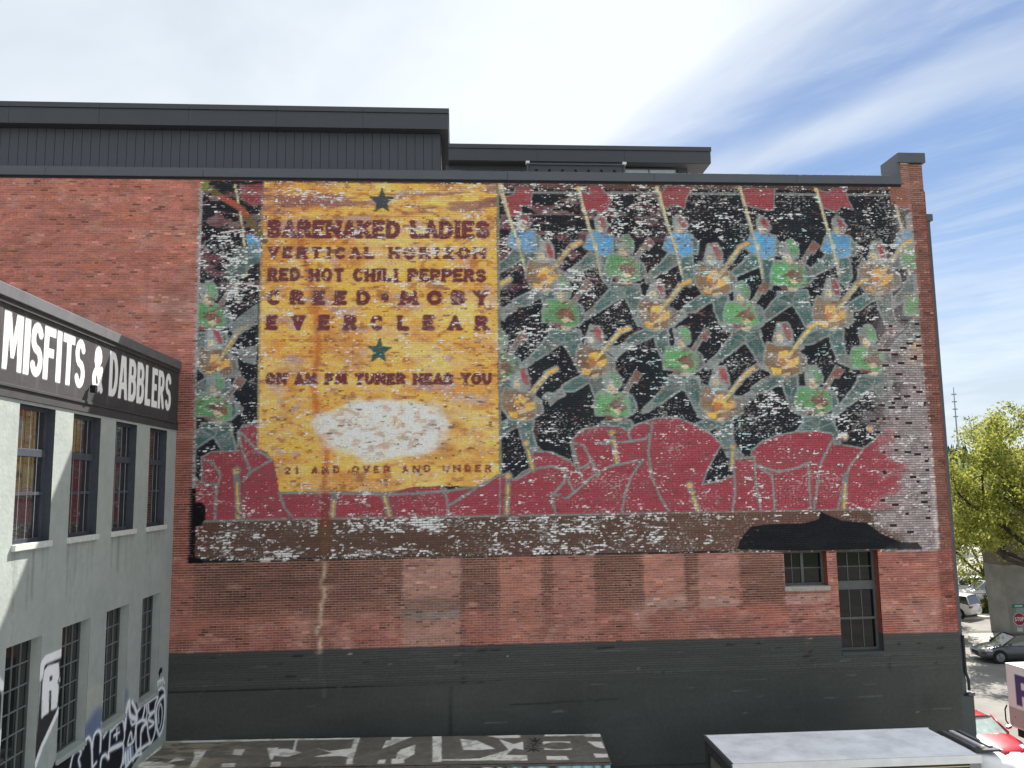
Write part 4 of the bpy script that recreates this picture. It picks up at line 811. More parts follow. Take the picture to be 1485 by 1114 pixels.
# the long black and white tag along the bottom
lc.poly(c8([(-330, 1300), (-200, 1000), (-60, 930), (20, 930), (60, 950), (120, 800), (175, 800), (230, 720), (265, 790), (330, 720), (380, 730), (500, 610), (560, 400), (640, 430), (660, 500), (720, 450), (760, 430), (860, 360), (860, 300), (910, 270), (935, 310), (935, 640), (880, 770), (800, 860), (690, 960), (600, 1080), (500, 1300), (-300, 1500)]), BK)
lc.poly(c8([(510, 900), (600, 880), (610, 1010), (540, 1110), (505, 1050)]), K(150, 168, 200), alpha=.6)
strokes = [
 ([(-60, 1114), (-30, 980), (20, 925), (55, 955), (30, 1020), (45, 1100)], 6), ([(80, 900), (100, 830), (135, 795), (160, 840), (170, 960), (172, 1114)], 8), ([(172, 900), (190, 780), (230, 725), (262, 760), (255, 940)], 8),
 ([(170, 1114), (215, 1055)], 6), ([(255, 1114), (270, 1010), (310, 975), (345, 1010), (350, 930), (470, 860), (500, 900), (490, 1040), (470, 1114)], 8), ([(330, 720), (290, 790)], 7), ([(350, 940), (362, 720)], 7), ([(370, 730), (490, 612), (500, 840), (360, 930)], 6),
 ([(430, 700), (428, 810)], 6), ([(400, 775), (458, 738)], 6), ([(515, 700), (530, 540), (560, 415), (570, 560), (640, 600)], 14), ([(590, 420), (620, 480), (640, 560), (632, 680)], 12), ([(590, 600), (625, 590), (620, 640), (590, 660), (575, 620)], 6), ([(640, 600), (620, 760), (600, 840), (545, 870), (575, 740), (590, 820)], 7),
 ([(650, 640), (700, 610), (750, 640), (690, 700), (680, 860), (680, 960)], 9), ([(640, 560), (632, 700), (635, 920), (680, 905)], 7), ([(650, 520), (690, 460), (725, 455), (700, 600)], 9), ([(740, 430), (745, 560), (700, 720)], 7), ([(760, 440), (770, 540), (820, 520), (760, 600), (820, 640), (770, 690)], 8), ([(740, 430), (860, 365), (830, 470), (835, 700), (790, 850), (760, 760), (750, 650)], 8),
 ([(850, 700), (845, 520), (870, 420), (930, 365), (925, 620), (880, 765), (850, 700)], 11), ([(870, 640), (868, 520), (885, 440), (905, 500), (900, 620), (880, 700)], 5), ([(850, 340), (875, 290), (905, 272), (930, 300), (935, 360)], 8),
 ([(500, 1060), (520, 960), (525, 1090)], 10), ([(545, 940), (550, 1060)], 10), ([(570, 910), (575, 1020)], 9), ([(600, 1030), (640, 950), (700, 900), (780, 850)], 9), ([(520, 1114), (600, 1010), (690, 960)], 7), ([(200, 850), (250, 950)], 0)]
def smooth_line(P, n=5):
    P = [np.array(p, float) for p in P]
    if len(P) < 3: return P
    Q = [2*P[0]-P[1]]+P+[2*P[-1]-P[-2]]; o = []
    for i in range(1, len(Q)-2):
        for k in range(n):
            t = k/n; o.append(.5*(2*Q[i]+(Q[i+1]-Q[i-1])*t+(2*Q[i-1]-5*Q[i]+4*Q[i+1]-Q[i+2])*t*t+(3*Q[i]-Q[i-1]-3*Q[i+1]+Q[i+2])*t**3))
    return o+[P[-1]]
for pts, w in strokes:
    pts = smooth_line(pts)
    if w: lc.line(c8(pts), w*.0078*1.6, PB, alpha=.35, soft=4); lc.line(c8(pts), w*.0078, WH)
lc.line(c8([(858, 255), (862, 205)]), .05, WH); lc.line(c8([(855, 210), (885, 195)]), .04, WH); 
for k, (a, c_) in enumerate((((870, 240), (878, 190)), ((885, 235), (892, 180)), ((890, 180), (905, 200)), ((905, 235), (912, 160)), ((912, 160), (930, 225)))): lc.line(c8([a, c_]), .04, WH)
lc.poly(c8([(870, 100), (885, 60), (908, 60), (905, 105), (885, 130), (882, 170), (874, 165), (868, 120)]), K(16, 16, 18))
for k in range(40): u, v = c8([(rng.uniform(270, 500), rng.uniform(600, 720))])[0]; lc.disc(u, v, rng.uniform(.03, .1), .03, K(176, 182, 184), alpha=.5)
def side_grid(name, y0, y1, z0, z1, X, step, canvas, holes, mat, parent, colf=None):
    ys = np.unique(np.concatenate([np.arange(y0, y1, step), [y1]]+[[a, b_] for a, b_, _, _ in holes])); ys = ys[(ys >= y0) & (ys <= y1)]
    zs = np.unique(np.concatenate([np.arange(z0, z1, step), [z1]]+[[c, d] for _, _, c, d in holes])); zs = zs[(zs >= z0) & (zs <= z1)]
    GY, GZ = np.meshgrid(ys, zs); ny, nz = len(ys)-1, len(zs)-1; I, J = np.meshgrid(np.arange(ny), np.arange(nz)); I = I.ravel(); J = J.ravel()
    cy_ = (ys[I]+ys[I+1])/2; cz_ = (zs[J]+zs[J+1])/2; k = np.ones(len(I), bool)
    for a, b_, c, d in holes: k &= ~((cy_ > a) & (cy_ < b_) & (cz_ > c) & (cz_ < d))
    Q = np.stack([J*(ny+1)+I, J*(ny+1)+I+1, (J+1)*(ny+1)+I+1, (J+1)*(ny+1)+I], 1)[k]
    V_ = np.stack([np.full_like(GY, X)+.006*(fbm(GY/.5, GZ/.5, 120)-.5), GY, GZ], -1).reshape(-1, 3)
    return fast_mesh(name, V_, Q, mat, parent, canvas.at(GY, GZ)[..., :3].reshape(-1, 3))
stucco = painted_material('stucco_paint', .9, .2, 4, .06, .35, 12)
hl = [(a, b_, *LOZ) for a, b_ in LO]; hu = [(a, b_, *UPZ) for a, b_ in UP]
side_grid('wall', -11.6, -.001, 2.0, 7.3, XL, .03, lc, hl, stucco, gb); side_grid('wall', -11.6, -.001, 7.3, 11.575, XL, .045, lc, hu, stucco, gb)
reveal_m = material('reveal_slate', tuple(K(66, 72, 80)*.8), .7, .3)
stp = material('stucco_plain', tuple(st), .9, .2, 0, .08, 2, .3, 12)
b = MB(); b.box(XL-14, XL-.45, -11.6, -.03, 0, 13.3); b.box(XL-.44, XL-.005, -11.6, -.03, 0, 2.0); b.build('building_core', material('core', (.05, .05, .05), .9, .1), gb)
for (y0, y1), (z0, z1) in [(w, UPZ) for w in UP]+[(w, LOZ) for w in LO]:
    b = MB(); d = .42
    b.quad((XL-.004, y0, z0), (XL-d, y0, z0), (XL-d, y0, z1), (XL-.004, y0, z1)); b.quad((XL-.004, y1, z0), (XL-d, y1, z0), (XL-d, y1, z1), (XL-.004, y1, z1))
    b.quad((XL-.004, y0, z0), (XL-d, y0, z0), (XL-d, y1, z0), (XL-.004, y1, z0)); b.quad((XL-.004, y0, z1), (XL-d, y0, z1), (XL-d, y1, z1), (XL-.004, y1, z1))
    b.build('window_reveal', stp if z0 < 8 else reveal_m, gb)
slate = material('slate_frame', tuple(K(74, 78, 88)*.75), .5, .35, 0, .12, 4); barm = material('pale_bar', tuple(K(150, 150, 150)*.8), .6, .3, 0, .1, 4)
glass_s = glass_material('street_glass', (.03, .03, .032), 2.1, .02)
sillm = material('sill_pale', tuple(K(180, 182, 176)), .8, .2, 0, .12, 6)
def dup_tree(w, dy):
    o = w.copy(); C.objects.link(o); o.parent = w.parent; o.location = (0, 0, 0)
    o.matrix_parent_inverse = w.matrix_parent_inverse @ Matrix.Translation((0, dy, 0))
    for c in w.children:
        k = c.copy(); C.objects.link(k); k.parent = o
        for cc in c.children: q = cc.copy(); C.objects.link(q); q.parent = k
    return o
uw = bpy.data.objects.new('upper_window', None); C.objects.link(uw); uw.parent = gb; uw.matrix_parent_inverse = gb.matrix_basis.inverted()
y0, y1 = UP[1]; z0, z1 = UPZ; X = XL-.18
sash(uw, y0, y1, z0, z1, X, 1, 1, .07, mat=slate, axis='x')
b = MB(); b.box(X-.03, X+.06, y0+.07, y1-.07, 10.55, 10.70); b.build('transom', slate, uw, bevel=.008); b = MB(); b.box(X-.03, X+.05, y0+.07, y1-.07, 9.83, 9.89); b.build('meeting_rail', slate, uw)
lights(uw, y0+.07, y1-.07, 10.70, z1-.07, X, 1, 1, 0, gm=glass_s, axis='x'); lights(uw, y0+.07, y1-.07, 9.89, 10.55, X, 1, 1, 0, gm=glass_s, axis='x'); lights(uw, y0+.07, y1-.07, z0+.07, 9.83, X, 1, 1, 0, gm=glass_s, axis='x')
for k in range(3):
    yy = y0+.07+(k+1)*(y1-y0-.14)/4; b = MB(); b.tube((X+.05, yy, z0+.07), (X+.05, yy, z1-.07), .006, n=5); b.build('security_bar', barm, uw)
b = MB(); b.box(XL-.3, XL+.07, y0-.02, y1+.01, z0-.12, z0-.001); b.build('sill', sillm, uw, bevel=.01)
for w in (UP[0],)+tuple(UP[2:]): dup_tree(uw, w[0]-UP[1][0])
muntin = material('muntin_paint', tuple(K(128, 134, 132)*.6), .6, .3, 0, .12, 4)
lw = bpy.data.objects.new('lower_window', None); C.objects.link(lw); lw.parent = gb; lw.matrix_parent_inverse = gb.matrix_basis.inverted()
y0, y1 = LO[1]; z0, z1 = LOZ; X = XL-.22
glass_l = glass_material('wired_glass', (.012, .016, .015), 1.45, .06)
sash(lw, y0, y1, z0, z1, X, 1, 1, .04, mat=frame_m, axis='x'); lights(lw, y0+.04, y1-.04, z0+.04, z1-.04, X, 4, 6, .026, mat=muntin, gm=glass_l, axis='x')
b = MB(); b.box(XL-.3, XL+.05, y0-.02, y1+.01, z0-.1, z0-.001); b.build('sill', stp, lw, bevel=.01)
for w in (LO[0],)+tuple(LO[2:]): dup_tree(lw, w[0]-LO[1][0])
# lettered band
sc = Canvas(-11.6, .02, 11.7, 13.4, .014, 3); SU, SV = np.meshgrid(sc.U, sc.V)
BND = K(62, 60, 62); sc.a[:] = BND*(.85+.3*fbm(SU/.8, SV/.25, 130)[..., None]); dd = sm(fbm(SU/.12, SV/.9, 132), .62, .78)[..., None]*.3; sc.a[:] = sc.a*(1-dd)+K(96, 94, 98)*dd
for ch, a, c_ in (('M', -9.18, -8.54), ('I', -8.49, -8.27), ('S', -8.25, -7.78), ('F', -7.74, -7.30), ('I', -7.25, -7.03), ('T', -6.98, -6.47), ('S', -6.44, -5.97), ('&', -5.60, -5.05), ('D', -4.72, -4.24), ('A', -4.20, -3.66), ('B', -3.60, -3.12), ('B', -3.07, -2.59), ('L', -2.52, -2.15), ('E', -2.06, -1.66), ('R', -1.60, -1.13), ('S', -1.07, -.60)):
    lo_, hi_ = 12.05, 13.08; tk = .165; col = K(238, 240, 240)
    if ch == 'M':
        for P in ([(a, lo_), (a+.15, lo_), (a+.17, hi_-.35), (a+.27, lo_+.22), (a+.37, lo_+.22), (a+.47, hi_-.35), (a+.49, lo_), (c_, lo_), (c_, hi_), (c_-.22, hi_), (a+.32, lo_+.55), (a+.22, hi_), (a, hi_)],): sc.poly(P, col)
    elif ch == 'A':
        m_ = (a+c_)/2; sc.poly([(a, lo_), (a+.16, lo_), (a+.19, lo_+.24), (c_-.19, lo_+.24), (c_-.16, lo_), (c_, lo_), (m_+.14, hi_), (m_-.14, hi_)], col); sc.poly([(m_-.055, lo_+.40), (m_+.055, lo_+.40), (m_, hi_-.2)], BND)
    elif ch == 'I': sc.poly([(a+.01, lo_), (c_-.01, lo_), (c_-.01, hi_), (a+.01, hi_)], col)
    else:
        if ch in 'FTELDBR':
            if ch == 'T': sc.poly([(a, hi_-.17), (c_, hi_-.17), (c_, hi_), (a, hi_)], col); sc.poly([((a+c_)/2-.085, lo_), ((a+c_)/2+.085, lo_), ((a+c_)/2+.085, hi_), ((a+c_)/2-.085, hi_)], col)
            else:
                sc.poly([(a, lo_), (a+.17, lo_), (a+.17, hi_), (a, hi_)], col)
                if ch in 'FE': sc.poly([(a, hi_-.17), (c_, hi_-.17), (c_, hi_), (a, hi_)], col); sc.poly([(a, 12.50), (c_-.05, 12.50), (c_-.05, 12.67), (a, 12.67)], col)
                if ch in 'EL': sc.poly([(a, lo_), (c_, lo_), (c_, lo_+.17), (a, lo_+.17)], col)
                if ch in 'DBR': glyph(sc, ch, a, c_, lo_, hi_, tk, col)
        else: glyph(sc, ch, a, c_, lo_, hi_, tk, col)
bandp = painted_material('band_paint', .8, .25, 5, .06, .2, 14)
side_grid('sign_band', -11.6, -.01, 11.80, 13.22, XL+.012, .02, sc, [], bandp, gb)
bandm = material('band_plain', tuple(BND), .8, .25, 0, .12, 3)
capl = material('coping_grey', tuple(K(92, 92, 96)), .7, .3, 0, .15, 2)
b = MB(); b.box(XL-.3, XL+.03, -11.6, -.005, 11.56, 11.74); b.box(XL-.3, XL+.055, -11.6, -.005, 11.74, 11.80); b.build('band_moulding', bandm, gb, bevel=.008)
b = MB(); b.box(XL-.3, XL+.05, -11.6, -.005, 13.20, 13.25); b.box(XL-.3, XL+.035, -11.6, -.005, 13.25, 13.30); b.build('band_moulding', bandm, gb)
b = MB(); b.box(XL-.5, XL+.085, -11.6, -.004, 13.30, 13.53); b.build('coping', capl, gb, bevel=.012)
b = MB(); b.box(XL-14, XL-.5, -11.6, -.02, 13.3, 13.36); b.build('roof', asphalt, gb)
b = MB(); b.path([(XL+.03, -5.72, 12.12), (XL+.10, -5.72, 12.12), (XL+.12, -5.72, 12.03)], .028, 6); b.box(XL+.06, XL+.17, -5.79, -5.68, 12.0, 12.16); b.build('wall_lamp', room_m, gb)

# ------------------------------------------------------------------ flat painted panel helper
def flat_panel(name, O, Ux, Uv, w, h, step, canvas, mat, parent, bulge=0):
    nu, nv_ = int(w/step), int(h/step); a = np.linspace(0, w, nu+1); c = np.linspace(0, h, nv_+1); A, Cc = np.meshgrid(a, c)
    O, Ux, Uv = map(np.array, (O, Ux, Uv)); nrm = np.cross(Ux, Uv)
    V_ = (O+A[..., None]*Ux+Cc[..., None]*Uv+nrm*(bulge*(fbm(A/.6, Cc/.6, 140)-.5))[..., None]).reshape(-1, 3)
    I, J = np.meshgrid(np.arange(nu), np.arange(nv_)); I = I.ravel(); J = J.ravel(); Q = np.stack([J*(nu+1)+I, J*(nu+1)+I+1, (J+1)*(nu+1)+I+1, (J+1)*(nu+1)+I], 1)
    return fast_mesh(name, V_, Q, mat, parent, canvas.at(A, Cc)[..., :3].reshape(-1, 3))

# ------------------------------------------------------------------ light blue trailer with the lettered dark roof
ZR = 3.1
p00 = np.array([*on_level(890, 1103, ZR)]); pff = np.array([*on_level(870.5, 1064.5, ZR)]); plf = np.array([*on_level(236, 1074, ZR)])
ang = math.atan2(pff[1]-plf[1], pff[0]-plf[0]); Lx, Wy = 12.0, 2.3
tr = thing('box_trailer', (pff[0], pff[1], 0), 'long light blue trailer whose dark roof carries big faded white letters', 'trailer', rz=ang, local=True)
# local frame: x runs back to the left (negative), y towards the camera (negative)
tcv = Canvas(-Lx-.1, .1, -Wy-.1, .1, .02, 3); TU, TV = np.meshgrid(tcv.U, tcv.V)
RB = K(98, 94, 87); tcv.a[:] = RB*(.85+.3*fbm(TU/.9, TV/.5, 150)[..., None]); RW = K(218, 216, 206)*.92
def T(pts, s=2.856, ox=580, oy=1000):
    p = np.asarray([(ox+x/s, oy+y/s) for x, y in pts], float); x, y = on_level(p[:, 0], p[:, 1], ZR)
    dx, dy = x-pff[0], y-pff[1]; return np.stack([dx*math.cos(ang)+dy*math.sin(ang), -dx*math.sin(ang)+dy*math.cos(ang)], 1)
T6 = lambda pts: T(pts, 3.375, 180, 1000)
for P in ([(830, 183), (600, 184), (600, 194), (690, 194), (690, 190), (760, 190), (770, 196), (832, 196)], [(0, 190), (60, 190), (0, 215)], [(345, 188), (498, 188), (498, 200), (410, 202)], [(135, 190), (172, 190), (172, 300), (135, 300)],
          [(250, 205), (320, 212), (395, 245), (330, 250), (262, 250)], [(410, 205), (470, 225), (510, 215), (512, 250), (470, 245), (440, 270), (525, 272), (528, 294), (172, 294), (172, 290), (330, 285), (450, 250)],
          [(590, 215), (705, 215), (712, 250), (600, 250)], [(605, 275), (690, 275), (700, 292), (610, 292)], [(800, 265), (870, 266), (880, 280), (812, 282)], [(775, 215), (835, 216), (850, 245), (815, 240)], [(0, 250), (60, 230), (55, 270), (0, 300)]): tcv.poly(T(P), RW)
u, v = T([(655, 233)])[0]; tcv.disc(u, v, .42, .3, RB)
for sx, sy in ((560, 215), (552, 245)):
    u, v = T([(sx, sy)])[0]
    for k in range(4): a = k*math.pi/4; tcv.line([(u-.2*math.cos(a), v-.32*math.sin(a)), (u+.2*math.cos(a), v+.32*math.sin(a))], .06, K(40, 40, 40))
for P in ([(190, 252), (850, 240), (1155, 232), (1150, 242), (850, 248), (200, 262)], [(1310, 232), (1418, 228), (1320, 268), (1262, 290), (1280, 250), (1305, 248)], [(1130, 236), (1155, 236), (1118, 345), (1120, 366), (1086, 366), (1090, 345)], [(850, 246), (838, 246), (826, 296), (836, 300)],
          [(930, 285), (1005, 302), (1090, 290), (1120, 285), (1105, 330), (1060, 325), (925, 330), (1020, 312)], [(735, 292), (800, 290), (870, 308), (800, 330), (740, 325)], [(700, 286), (755, 284), (725, 345), (715, 340)], [(340, 294), (405, 296), (350, 380), (318, 384), (345, 330)], [(540, 292), (592, 292), (575, 322), (530, 318)],
          [(480, 362), (545, 360), (540, 378), (475, 380)], [(722, 355), (766, 354), (766, 376), (716, 378)], [(1310, 340), (1370, 336), (1370, 360), (1308, 364)], [(1340, 305), (1425, 270), (1420, 318), (1385, 318), (1330, 340)], [(1245, 345), (1280, 342), (1275, 362), (1240, 364)],
          [(130, 300), (190, 262), (180, 290), (60, 380), (30, 384)], [(80, 350), (180, 355), (250, 370), (240, 384), (60, 384)], [(210, 360), (260, 330), (300, 345), (250, 352)]): tcv.poly(T6(P), RW, alpha=.92)
tcv.line(T6([(175, 250), (240, 270), (305, 306), (210, 330), (130, 362)]), .03, K(40, 36, 32))
wearm = sm(fbm(TU/.2, TV/.2, 152), .54, .66)[..., None]*.45; tcv.a[:] = tcv.a*(1-wearm)+K(118, 112, 100)*wearm; lw_ = sm(-TU, 8.5, 11)[..., None]*sm(fbm(TU/.5, TV/.25, 154), .5, .6)[..., None]*.7; tcv.a[:] = tcv.a*(1-lw_)+K(150, 140, 118)*lw_
tp = painted_material('trailer_roof_paint', .8, .25, 4, .12, .2, 10)
class _Off:
    def __init__(s, cv_, du, dv): s.c, s.du, s.dv = cv_, du, dv
    def at(s, u, v): return s.c.at(u+s.du, v+s.dv)
tr_roof = flat_panel('roof', (-Lx, -Wy, ZR), (1, 0, 0), (0, 1, 0), Lx, Wy, .03, _Off(tcv, -Lx, -Wy), tp, tr, .02)
blue = painted_material('trailer_side_paint', .6, .4, 3, .1, .1, 10)
bc = Canvas(-Lx-.1, .1, .8, 3.2, .03, 3); BU, BV = np.meshgrid(bc.U, bc.V); bc.a[:] = K(124, 190, 206)*.9*(.9+.2*fbm(BU, BV, 160)[..., None])
dr = sm(fbm(BU/.12, BV/1.5, 162), .5, .65)[..., None]*sm(BV, 2.2, 3.0)[..., None]; bc.a[:] = bc.a*(1-dr)+K(50, 54, 56)*dr; lt_ = sm(-BU, 3.0, 3.8)[..., None]; bc.a[:] = bc.a*(1-lt_)+K(86, 96, 96)*lt_
for k in range(9): bc.line([(-.4-k*.55, 2.6), (-.42-k*.55, 3.08)], .05, K(60, 66, 70))
flat_panel('side_panel', (-Lx, -Wy, .9), (1, 0, 0), (0, 0, 1), Lx, 2.13, .05, _Off(bc, -Lx, .9), blue, tr)
trm = material('trailer_body', tuple(K(120, 176, 190)*.8), .6, .35, 0, .12, 2)
b = MB(); b.box(-Lx, -.003, -Wy+.01, -.01, .9, 3.07); b.build('box', trm, tr)
b = MB(); b.box(-Lx, .01, -Wy-.02, -Wy+.05, 3.03, 3.085); b.box(-.04, .03, -Wy, 0, 3.03, 3.085); b.build('roof_rail', material('rusty_rail', tuple(K(84, 76, 68)), .7, .3, 0, .3, 6), tr, bevel=.01)
blackm = material('black_rubber', (.02, .02, .02), .8, .2); steel = material('dull_steel', (.25, .25, .26), .45, .5, .8)
def wheel(x, y, r, w, parent, side=-1):
    b = MB(); b.tube((x, y-w/2, r), (x, y+w/2, r), r, r, 20); t = b.build('wheel', blackm, parent, bevel=.02)
    b = MB(); b.tube((x, y+side*(w/2+.012), r), (x, y+side*(w/2-.03), r), r*.62, r*.62, 14); h = b.build('rim', steel, t); h.matrix_parent_inverse = Matrix.Identity(4); return t
for x in (-1.6, -2.7, -9.6, -10.7): wheel(x, -Wy+.25, .48, .25, tr)
b = MB(); b.box(-Lx+.2, -.2, -Wy+.4, -.4, .55, .9); b.build('chassis', blackm, tr)

# ------------------------------------------------------------------ white box truck
ZK = 3.45
k0 = np.array([*on_level(1022, 1067, ZK)]); k1 = np.array([*on_level(1345, 1056, ZK)]); k2 = np.array([*on_level(1060, 1109, ZK)])
ang = math.atan2(k1[1]-k0[1], k1[0]-k0[0]); kl = float(np.hypot(*(k1-k0))); kw = 2.2
tk_ = thing('box_truck', (k0[0], k0[1], 0), 'white box truck with a pale grey roof parked against the dark grey wall base', 'truck', rz=ang, local=True)
rfm = material('truck_roof', tuple(K(222, 224, 226)*.95), .5, .35, 0, .16, 1.4, .25, 5); whm = material('truck_white', (.76, .76, .75), .4, .45, 0, .08, 2)
b = MB(); b.box(0, kl, -kw, 0, ZK-.035, ZK); b.build('roof', rfm, tk_, bevel=.015)
b = MB(); b.box(-.015, kl+.02, -kw-.02, -kw+.05, ZK-.10, ZK+.012); b.box(-.015, kl+.02, -kw-.035, -kw-.018, ZK-.16, ZK-.05); b.box(-.02, kl+.02, -.03, .02, ZK-.10, ZK+.012); b.build('roof_rail', whm, tk_, bevel=.006)
b = MB(); b.box(-.03, .03, -kw, 0, ZK-.09, ZK+.012); b.build('rear_rail', steel, tk_, bevel=.006)
dkm = material('truck_dark', (.05, .05, .052), .6, .3, 0, .2, 2)
b = MB(); b.box(.05, kl-.02, -kw+.02, -.02, .95, ZK-.12); b.build('box', dkm, tk_)
b = MB(); b.box(.0, .12, -kw-.012, -kw+.06, .9, ZK-.1); b.box(kl-.28, kl, -kw-.012, -kw+.06, .9, ZK-.1); b.box(.12, kl-.28, -kw-.01, -kw+.03, .9, 1.1); b.build('side_frame', steel, tk_, bevel=.006)
b = MB(); b.box(.12, kl-.28, -kw-.004, -kw+.012, ZK-.235, ZK-.215); b.build('trim_strip', material('gold_strip', tuple(K(176, 160, 110)), .5, .4), tk_)
b = MB()
for y in (-kw+.06, -.1): b.box(-.02, .045, y-.05, y+.05, .9, ZK-.1)
b.box(-.02, .04, -kw+.12, -.16, ZK-.32, ZK-.1); b.build('door_frame', dkm, tk_, bevel=.005)
for k in range(8): b = MB(); b.box(.0, .03, -kw+.2+k*.2, -kw+.36+k*.2, ZK-.62, ZK-.36); b.build('slat', material('vent_slat', (.16, .15, .12), .6, .3) if k == 0 else bpy.data.materials['vent_slat'], tk_)
# fairing and cab at the right-hand end
def prof(x, hw, zt, zb, n=10, sq=.35): # rounded cross-section
    return [(x, -kw/2+hw*math.copysign(abs(math.cos(a))**sq, math.cos(a)), (zt+zb)/2+(zt-zb)/2*math.copysign(abs(math.sin(a))**sq, math.sin(a))) for a in [2*math.pi*(i+.5)/16 for i in range(16)]]
b = MB(); b.loft([prof(kl+.05, 1.0, 3.42, 1.0), prof(kl+.9, .99, 3.30, 1.0), prof(kl+1.3, .95, 3.05, 1.0), prof(kl+1.55, .9, 2.6, 1.0), prof(kl+1.62, .86, 2.1, 1.0)]); b.build('air_deflector', whm, tk_, smooth=True)
b = MB(); b.loft([prof(kl+.55, 1.06, 2.5, .6), prof(kl+2.2, 1.04, 2.45, .6), prof(kl+2.6, 1.0, 1.7, .6), prof(kl+2.8, .96, 1.4, .6)]); b.build('cab', whm, tk_, smooth=True)
b = MB(); b.box(kl+.10, kl+.75, -1.85, -.25, 3.40, 3.46); b.build('roof_vent', dkm, tk_, bevel=.02)
for k in range(3): b = MB(); b.box(kl+.14+k*.2, kl+.24+k*.2, -1.7, -.4, 3.462, 3.50); b.build('vent_slat', whm if k == 1 else steel, tk_)
b = MB(); b.box(kl+.5, kl+1.3, -kw+.02, -kw+.06, 1.6, 2.3); b.build('side_window', glass_d, tk_)
for x in (1.0, kl+1.6): wheel(x, -kw+.2, .42, .26, tk_)
b = MB(); b.box(.2, kl+.6, -kw+.4, -.4, .5, .95); b.build('chassis', blackm, tk_)
b = MB(); q0 = -.35
for x in (-.42, -.05): b.box(x, x+.035, -.9, -.86, .6, 2.75)
b.box(-.42, -.015, -.9, -.86, 2.71, 2.75); b.box(-.42, -.015, -.9, -.86, 1.6, 1.64)
b.build('liftgate_frame', steel, tk_)

